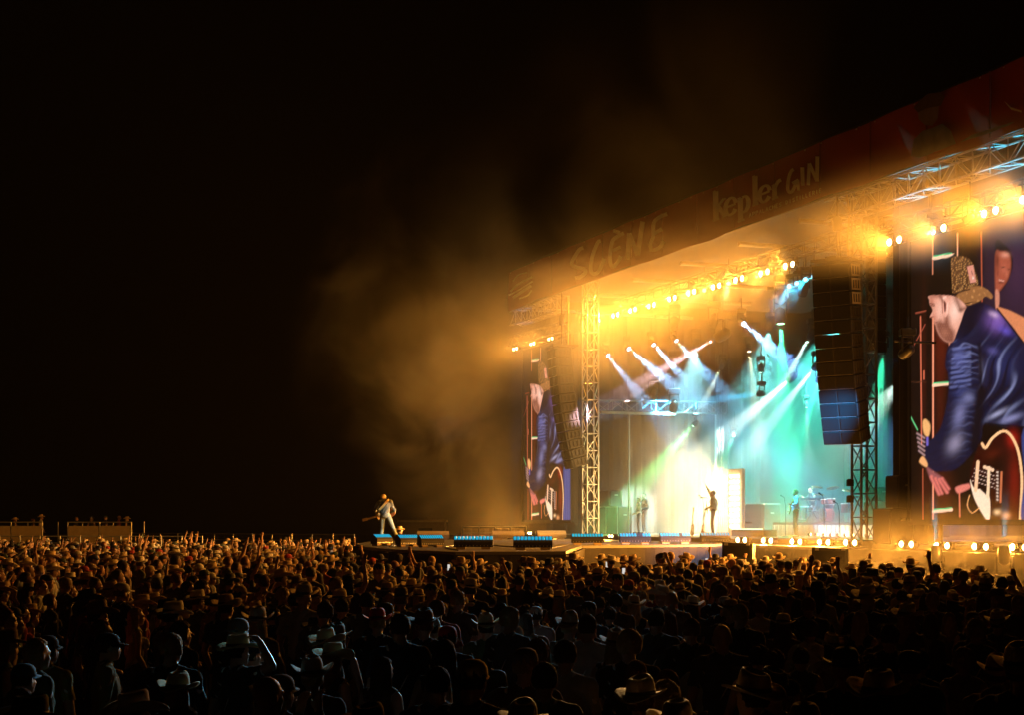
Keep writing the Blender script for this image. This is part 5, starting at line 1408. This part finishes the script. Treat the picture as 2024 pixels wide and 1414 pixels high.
MB().box((0,1.2,1.5),(2.6,2.4,2.2)).build('wall', mat('cabin_wall', (.2,.15,.09), .7), t); MB().box((0,1.2,2.66),(2.8,2.6,.12)).build('roof', mat('cabin_roof', (.4,.33,.2), .6), t); MB().box((.2,-.03,1.4),(.8,.06,1.7)).build('door', black, t)
for s in (-1, 1): MB().box((s*1.0,.2,.2),(.3,.3,.4)).build('foot', black, t)
# ------------------------------------------------------------------ pit barrier in front of the stage
def pit(pts):
    for i in range(len(pts)-1):
        a, b = Vector((*pts[i],0)), Vector((*pts[i+1],0)); L = (b-a).length; k = max(1, round(L/1.2))
        for j in range(k):
            p, q = a.lerp(b, j/k), a.lerp(b, (j+1)/k)
            yield p, q
PIT = [((x-1012)*Y/F_PX, Y) for x, Y in ((1118,40.2),(1300,43.6),(1440,45.2),(1600,44.2),(1800,37.5),(1950,33.0),(2080,30.0))]
pb = thing('pit_barrier', 'row of dark steel barrier panels between the crowd and the stage', 'barrier')
for i, (p, q) in enumerate(pit(PIT)):
    m = (p+q)/2; d = (q-p).normalized(); M = Matrix(((d.x,-d.y,0),(d.y,d.x,0),(0,0,1))).to_4x4()
    MB().box(m + Vector((0,0,.58)), ((q-p).length*.97,.04,1.1), M).box(m + Vector((0,0,1.16)), ((q-p).length*.97,.09,.07), M).build('barrier_panel', mat('barrier_steel', (.16,.15,.14), .45, .6, .3), pb)
# ------------------------------------------------------------------ the crowd
rc = random.Random(2024)
def in_poly(x, y, P):
    r = False; n = len(P)
    for i in range(n):
        (x1,y1),(x2,y2) = P[i], P[(i+1)%n]
        if (y1 > y) != (y2 > y) and x < (x2-x1)*(y-y1)/(y2-y1)+x1: r = not r
    return r
AP_C = Vector((sum(p[0] for p in APRON)/len(APRON), sum(p[1] for p in APRON)/len(APRON)))
APX = [tuple(AP_C + (Vector(p)-AP_C)*(1 + .9/(Vector(p)-AP_C).length)) for p in APRON]
LIM = [(-200,78),(690,78),(700,50),(722,47.2),(774,43),(900,39.6),(1118,39.2),(1300,42.6),(1440,44.2),(1600,43.0),(1800,36.3),(1950,31.8),(2224,27)]
def zlim(px):
    for (a,za),(b,zb) in zip(LIM, LIM[1:]):
        if px < b: return za + (zb-za)*(px-a)/(b-a)
    return LIM[-1][1]
SHIRTS = [('black',(.012,.012,.014)),('black',(.016,.015,.015)),('dark grey',(.05,.05,.052)),('dark grey',(.04,.04,.042)),('grey',(.10,.10,.10)),('navy',(.015,.022,.06)),('white',(.45,.43,.40)),('olive',(.07,.08,.035)),('brown',(.10,.06,.035)),('denim blue',(.08,.12,.20)),('red plaid',(.26,.03,.03)),('tan',(.25,.18,.11)),('black',(.012,.012,.012)),('black',(.015,.013,.012))]
HATC = [('straw',(.58,.44,.25)),('straw',(.52,.38,.20)),('straw',(.62,.50,.32)),('white',(.68,.63,.54)),('brown',(.14,.08,.045)),('black',(.02,.018,.018)),('tan',(.40,.27,.15))]
CAPC = [('black',(.015,.015,.016)),('black',(.02,.02,.02)),('dark green',(.03,.05,.03)),('navy',(.015,.02,.06)),('red',(.42,.03,.02)),('tan',(.36,.26,.15)),('white',(.6,.58,.54)),('grey',(.2,.2,.2))]
HAIRC = [('brown',(.06,.035,.02)),('dark',(.018,.013,.010)),('dark',(.03,.02,.014)),('blond',(.36,.23,.10)),('red-brown',(.14,.05,.02))]
STG = pixw(1408, 1060, 3.5); GTR = gpix(762, 1077, 1.92)
folk = []
def make(x, Y, **kw):
    f = dict(x=x, Y=Y)
    px = 1012 + x*F_PX/Y
    fem = rc.random() < .42
    f['fem'] = kw.get('fem', fem); fem = f['fem']
    f['h'] = kw.get('h', max(1.5, min(1.98, rc.gauss(1.64 if fem else 1.77, .065))))
    r = rc.random()
    hat = 'cowboy' if r < .34 else ('cap' if r < (.40 if fem else .56) else ('capback' if r < (.40 if fem else .60) else None))
    f['hat'] = kw.get('hat', hat)
    f['hatc'] = kw.get('hatc', rc.choice(HATC if f['hat'] == 'cowboy' else CAPC))
    f['hair'] = kw.get('hair', (rc.choice(['long','long','long','bun','curly']) if fem else rc.choice(['short']*6 + ['curly', None])))
    if f['hat'] and f['hair'] in ('bun','curly'): f['hair'] = 'long' if fem else 'short'
    f['hairc'] = kw.get('hairc', rc.choice(HAIRC))
    f['shirt'] = kw.get('shirt', rc.choice(SHIRTS))
    up = .15 if (Y > 40) else .04
    r = rc.random()
    if fem: pose = rc.choice(['hand_up','reach']) if r < up else rc.choice(['standing','relaxed','standing','relaxed','phone_up' if rc.random() < .12 else 'standing'])
    else: pose = rc.choice(['hand_up','both_up','reach','point','reach','point']) if r < up else rc.choice(['standing','relaxed','arms_folded','standing','turned' if rc.random() < .4 else 'relaxed','phone_up' if rc.random() < .10 else 'standing'])
    f['pose'] = kw.get('pose', pose)
    if (f['pose'],'f' if fem else 'm') not in BODY: f['pose'] = 'standing'
    tgt = GTR.lerp(STG, max(0, min(1, (px-500)/900)))
    k = max(0.0, min(1.0, (px - 250)/650)); a_ = math.radians(24 + 62*k) if px < 900 else math.radians(86 - 10*min(1, (px-900)/900))
    if Y < 24: a_ = a_*.72 + .28*math.radians(74)
    f['yaw'] = face_to((0, 0, 0), (math.cos(a_), math.sin(a_), 0)) + rc.gauss(0, .26) + kw.get('turn', 0)
    f['lab'] = kw.get('lab')
    return f
# people the photograph lets one single out: head-top pixel, height, looks
SPECIAL = [
 (1266,1316,1.74,dict(fem=False,hat='cowboy',hatc=('white',(.70,.60,.44)),hair='short',shirt=('black',(.012,.012,.014)),pose='standing',lab='person in a white cowboy hat standing out alone in the dark close to the camera')),
 (468,1238,1.72,dict(fem=False,hat='cowboy',hatc=('straw',(.52,.42,.2)),hair='short',shirt=('dark grey',(.05,.05,.05)),pose='hat_touch',lab='person with an elbow raised, one hand at the brim of a straw cowboy hat')),
 (746,1192,1.74,dict(fem=False,hat='cowboy',hatc=('red',(.50,.03,.02)),hair='short',pose='standing',lab='person in a red cowboy hat in the dark middle of the crowd')),
 (885,1236,1.74,dict(fem=False,hat='cap',hatc=('red',(.5,.03,.025)),hair='short',shirt=('dark grey',(.05,.05,.05)),pose='standing',lab='person in a bright red cap seen from behind in the middle of the crowd')),
 (791,1212,1.88,dict(fem=False,hat=None,hair='short',hairc=('dark',(.03,.02,.015)),shirt=('navy',(.02,.03,.06)),pose='standing',lab='tall bareheaded person edged in blue light, shoulders square to the stage')),
 (338,1250,1.82,dict(fem=False,hat=None,hair='short',shirt=('black',(.012,.012,.014)),pose='arms_folded',turn=.3,lab='bareheaded person in a black short shirt with folded arms, blue light on the elbow')),
 (492,1268,1.66,dict(fem=False,hat='capback',hatc=('navy',(.02,.03,.06)),hair='short',shirt=('tan',(.4,.33,.25)),pose='standing',turn=.3,lab='person in a hooded tan top and backward dark cap below the raised elbow')),
 (618,1284,1.66,dict(fem=False,hat='cowboy',hatc=('white',(.66,.60,.5)),hair='short',pose='standing',turn=.4,lab='person whose white cowboy hat catches light only on crown and brim edge')),
 (92,1255,1.76,dict(fem=False,hat='cap',hatc=('black',(.015,.015,.015)),hair='short',shirt=('olive',(.2,.2,.06)),pose='standing',turn=.2,lab='person in an olive jacket and dark cap in profile near the lower left corner')),
 (210,1250,1.74,dict(fem=False,hat='cap',hatc=('black',(.015,.015,.015)),hair='short',shirt=('olive',(.16,.15,.05)),pose='relaxed',turn=.1,lab='person in a dark cap and olive jacket, right of the olive-jacketed person in profile')),
 (45,1310,1.66,dict(fem=False,hat='cap',hatc=('navy',(.05,.10,.14)),hair='short',pose='standing',turn=.3,lab='person whose cap and face are tinted blue in the lower left corner')),
 (1160,1212,1.72,dict(fem=True,hat=None,hair='long',hairc=('red-brown',(.20,.07,.025)),shirt=('black',(.012,.012,.014)),pose='standing',turn=0,lab='person with long red-brown hair glowing at the edges, seen from behind')),
 (1322,1210,1.70,dict(fem=True,hat=None,hair='long',hairc=('red-brown',(.15,.04,.02)),shirt=('black',(.012,.012,.014)),pose='standing',turn=0,lab='person with long dark red hair right of the person with glowing red-brown hair')),
 (1040,1211,1.62,dict(fem=True,hat=None,hair='long',hairc=('brown',(.10,.09,.07)),pose='standing',turn=0,lab='person with long hair lit teal along one side in the middle of the crowd')),
 (1268,1166,1.70,dict(fem=True,hat=None,hair='bun',hairc=('blond',(.36,.25,.12)),shirt=('pale blue',(.3,.4,.5)),pose='standing',lab='person with gathered blond hair edged in blue below the white sweatshirt musician')),
 (1068,1256,1.66,dict(fem=True,hat='cap',hatc=('brown',(.25,.13,.06)),hair='long',hairc=('blond',(.34,.2,.09)),shirt=('brown',(.12,.06,.03)),pose='standing',lab='person in a brown cap with wavy fair hair over a brown shirt')),
 (990,1190,1.76,dict(fem=False,hat=None,hair='short',shirt=('white',(.5,.5,.5)),pose='standing',lab='person in a light shirt with a blue edge along the whole right arm')),
 (1462,1192,1.84,dict(fem=False,hat=None,hair='short',shirt=('black',(.012,.012,.014)),pose='standing',lab='broad bareheaded person silhouetted below the singer in the middle distance')),
 (1500,1272,1.70,dict(fem=True,hat=None,hair='bun',shirt=('black',(.012,.012,.014)),pose='standing',lab='person with pinned-up dark hair near the camera below the bassist')),
 (1670,1262,1.80,dict(fem=False,hat='cowboy',hatc=('black',(.02,.018,.018)),hair='short',shirt=('black',(.012,.012,.014)),pose='standing',lab='large dark person in a black hat near the camera below the near tower')),
 (1812,1128,1.80,dict(fem=False,hat='cap',hatc=('black',(.015,.015,.015)),hair='short',shirt=('dark grey',(.05,.05,.05)),pose='hand_up',lab='person pointing one raised arm toward the big screen')),
 (1722,1168,1.76,dict(fem=False,hat='cap',hatc=('tan',(.36,.26,.15)),hair='short',pose='standing',lab='person in a tan cap right in front of the near tower foot')),
]
taken = []
for x, yt, h, kw in SPECIAL:
    top = h + (.11 if kw.get('hat') == 'cowboy' else .02)
    Y = (HC - top)*F_PX/(yt - YH)
    X = (x - 1012)*Y/F_PX
    f = make(X, Y, h=h, **kw); folk.append(f); taken.append((X, Y))
Y = 8.8
while Y < 78:
    step = .86 if Y < 30 else (.80 if Y < 50 else .9)
    half = .325*Y + .8
    x = -half + rc.random()*.5
    while x < half:
        xx = x + rc.uniform(-.16,.16); yy = Y + rc.uniform(-.3,.3)
        x += (.66 if Y < 50 else .72) + rc.random()*.30
        px = 1012 + xx*F_PX/yy
        if rc.random() < (.26 if Y < 16 else .12): continue
        if yy > zlim(px) or in_poly(xx, yy, APX): continue
        if Y > 46 and px > 712: continue
        if any((xx-a)**2 + (yy-b)**2 < .40 for a, b in taken): continue
        folk.append(make(xx, yy))
    Y += step
# a person in a big straw hat beyond the apron, seen between the guitarist's boots and the bars
folk.sort(key=lambda f: f['Y'])
NIND = 294
near = folk[:NIND]; far = folk[NIND:]
# ---- labels that single each one out
MARKS = [(-100,'the left viewing platform'),(300,'the long low fence'),(560,'the dark gap left of the guitarist'),(765,'the apron guitarist'),(940,'the wide blue light bar'),(1085,'the narrow screen'),(1167,'the far tower'),(1262,'the sweatshirt musician'),(1408,'the singer'),(1572,'the bassist'),(1708,'the near tower'),(1850,'the inner half of the big screen'),(1990,'the outer half of the big screen')]
def look(f):
    s = []
    if f['hat'] == 'cowboy': s.append(f['hatc'][0] + ' cowboy hat')
    elif f['hat'] == 'cap': s.append(f['hatc'][0] + ' cap')
    elif f['hat'] == 'capback': s.append('backward ' + f['hatc'][0] + ' cap')
    elif f['hair'] is None: s.append('shaved head')
    else: s.append({'short':'short','long':'long','bun':'tied-up','curly':'curly'}[f['hair']] + ' ' + f['hairc'][0] + ' hair')
    s.append(f['shirt'][0] + ' shirt')
    p = {'hand_up':', arm raised','reach':', arm reaching','point':', arm pointing up','both_up':', both arms up','arms_folded':', arms folded','phone_up':', hands before face'}.get(f['pose'], '')
    return 'person with %s and %s%s' % (s[0], s[1], p)
bins = {}
for f in near:
    px = 1012 + f['x']*F_PX/f['Y']
    f['px'] = px
    mk = min(MARKS, key=lambda m: abs(m[0]-px))[1]
    band = 'nearest the camera' if f['Y'] < 14 else ('in the near crowd' if f['Y'] < 19.5 else 'further in')
    f['base'] = '%s, %s below %s' % (look(f), band, mk)
    bins.setdefault(f['base'], []).append(f)
for b, fs_ in bins.items():
    if len(fs_) > 1:
        fs_.sort(key=lambda f: f['Y'])
        for k, f in enumerate(fs_): f['base'] = b.replace('person', ['nearer person','farther person','third person','fourth person'][min(k,3)], 1)
for f in near:
    sex = 'f' if f['fem'] else 'm'
    lab = f['lab'] or f['base']
    w_ = lab.split()
    if len(w_) > 16: lab = lab.replace('the inner half of the big screen','big screen middle').replace('the outer half of the big screen','big screen edge').replace('the dark gap left of the guitarist','the dark gap').replace(' and ', ', ').replace(', in the near crowd',', near').replace('nearest the camera','closest').replace('person with ','person, ').replace('the ','')
    person((f['x'], f['Y'], 0), f['yaw'], (f['pose'], sex), f['h'], lab, f['shirt'][1], f['hair'], f['hairc'][1], f['hat'], f['hatc'][1], rc, 'people in the standing crowd')
# ---- everyone farther away: one mass
def decim(me, ratio):
    o = bpy.data.objects.new('t', me); COL.objects.link(o)
    d = o.modifiers.new('d', 'DECIMATE'); d.ratio = ratio
    out = bpy.data.meshes.new_from_object(o.evaluated_get(bpy.context.evaluated_depsgraph_get()))
    bpy.data.objects.remove(o)
    out.calc_loop_triangles()
    n = len(out.loop_triangles)
    v = np.empty(len(out.vertices)*3); out.vertices.foreach_get('co', v)
    t = np.empty(n*3, int); out.loop_triangles.foreach_get('vertices', t)
    mi = np.empty(n, int); out.loop_triangles.foreach_get('material_index', mi)
    bpy.data.meshes.remove(out)
    return v.reshape(-1,3), t.reshape(-1,3), mi
TB = {k: decim(BODY[k][0], .045) for k in BODY if isinstance(k, tuple)}
TH = {k: decim(m, .22) for k, m in HAIR.items()}; TC = [decim(m, .55) for m in COWBOY]; TK = {'cap': decim(CAP, .6), 'capback': decim(CAPB, .6)}
AV, AT, AC = [], [], []; nv = 0
def put_far(v, t, cols, M):
    global nv
    M = np.array(M); AV.append(v @ M[:3,:3].T + M[:3,3]); AT.append(t + nv); AC.append(cols); nv += len(v)
def far_person(f, z=0.0):
    key = (f['pose'], 'f' if f['fem'] else 'm'); v, t, mi = TB[key]; k = f['h']/1.76
    M = Matrix.Translation((f['x'], f['Y'], z)) @ Matrix.Rotation(f['yaw'], 4, 'Z') @ Matrix.Scale(k, 4)
    sk = rc.choice([(.50,.30,.21),(.46,.26,.17),(.52,.32,.23),(.28,.15,.09)])
    pal = np.array([sk, f['shirt'][1], (.045,.05,.075), (.05,.03,.02), (.32,.11,.09), (.03,.02,.015)])
    put_far(v, t, pal[mi], M)
    HM = M @ BODY[key][2]
    if f['hair']: v, t, mi = TH[f['hair']]; put_far(v, t, np.tile(f['hairc'][1], (len(t),1)), HM)
    if f['hat'] == 'cowboy': v, t, mi = rc.choice(TC); put_far(v, t, np.tile(f['hatc'][1], (len(t),1)), HM @ Matrix.Rotation(rc.uniform(-.15,.15),4,'X'))
    elif f['hat']: v, t, mi = TK[f['hat']]; put_far(v, t, np.tile(f['hatc'][1], (len(t),1)), HM)
for f in far: far_person(f)
bx = zpix(790, 1040, 70); far_person(make(bx.x, 70, hat='cowboy', hatc=('straw',(.6,.42,.2)), h=1.98, pose='standing'), .42)      # raised on the barrier step behind the guitarist
for x in (20, 60, 78, 150, 172, 205, 232, 250):       # people standing on the two platforms
    f = make((x-1012)*91.2/F_PX, 91.2 + rc.random(), pose='standing'); far_person(f, 1.21)
PH = []
for x, yt, Y in ((866,1118,37.5),(1086,1111,38.2),(1190,1112,39.5),(1219,1126,36),(1405,1105,42),(60,1160,31),(1300,1075,64)):
    if Y > 60: continue
    f = make((x-1012)*Y/F_PX, Y, pose='phone_up', fem=False, h=HC - (yt+8-YH)*Y/F_PX + .12, hat=None); f['h'] = max(1.6, min(1.95, f['h'])); far_person(f)
    M = Matrix.Translation((f['x'], f['Y'], 0)) @ Matrix.Rotation(f['yaw'], 4, 'Z') @ Matrix.Scale(f['h']/1.76, 4)
    PH.append((M @ Vector((0,-.40,1.66)), f['yaw'], x))
v = np.concatenate(AV); t = np.concatenate(AT); c = np.concatenate(AC)
me = bpy.data.meshes.new('crowd'); me.from_pydata(v.tolist(), [], t.tolist())
at = me.attributes.new('tint', 'FLOAT_COLOR', 'FACE'); at.data.foreach_set('color', np.concatenate([c, np.ones((len(c),1))], 1).astype(np.float32).ravel())
me.polygons.foreach_set('use_smooth', np.ones(len(t), bool))
m = bpy.data.materials.new('crowd_cloth_and_skin'); m.use_nodes = True
nt = m.node_tree; b = nt.nodes['Principled BSDF']; b.inputs['Roughness'].default_value = .7; b.inputs['Specular IOR Level'].default_value = .3
a = nt.nodes.new('ShaderNodeAttribute'); a.attribute_name = 'tint'; nt.links.new(a.outputs['Color'], b.inputs['Base Color'])
me.materials.append(m)
co = link('crowd', me); tag(co, 'far part of the standing crowd, hats and raised hands lit amber from the stage', None, None, 'stuff')
PHL = ['phone held up with a bright screen below the short light bars','phone held up with a bright screen below the corner of the apron','phone held up with a bright screen below the pale far tower','phone held up lower, right of the one below the far tower','phone held up with a bright screen below the singer','phone with a small screen in the dark left crowd']
scr = mat('phone_screen', (.1,.1,.1), .2, emit=(.75,.72,.66), estr=.9)
for (p, yw, x), lb in zip(PH, PHL):
    t = thing('phone', lb, 'phone', p, yw, 'phones held up in the crowd')
    MB().bevel_box((0,0,0),(.078,.012,.16),.004).build('case', black, t); MB().box((0,.0085,0),(.070,.003,.148)).build('screen', scr, t)
print('crowd', len(folk), len(near), len(far), len(t) if hasattr(t,'__len__') else '')
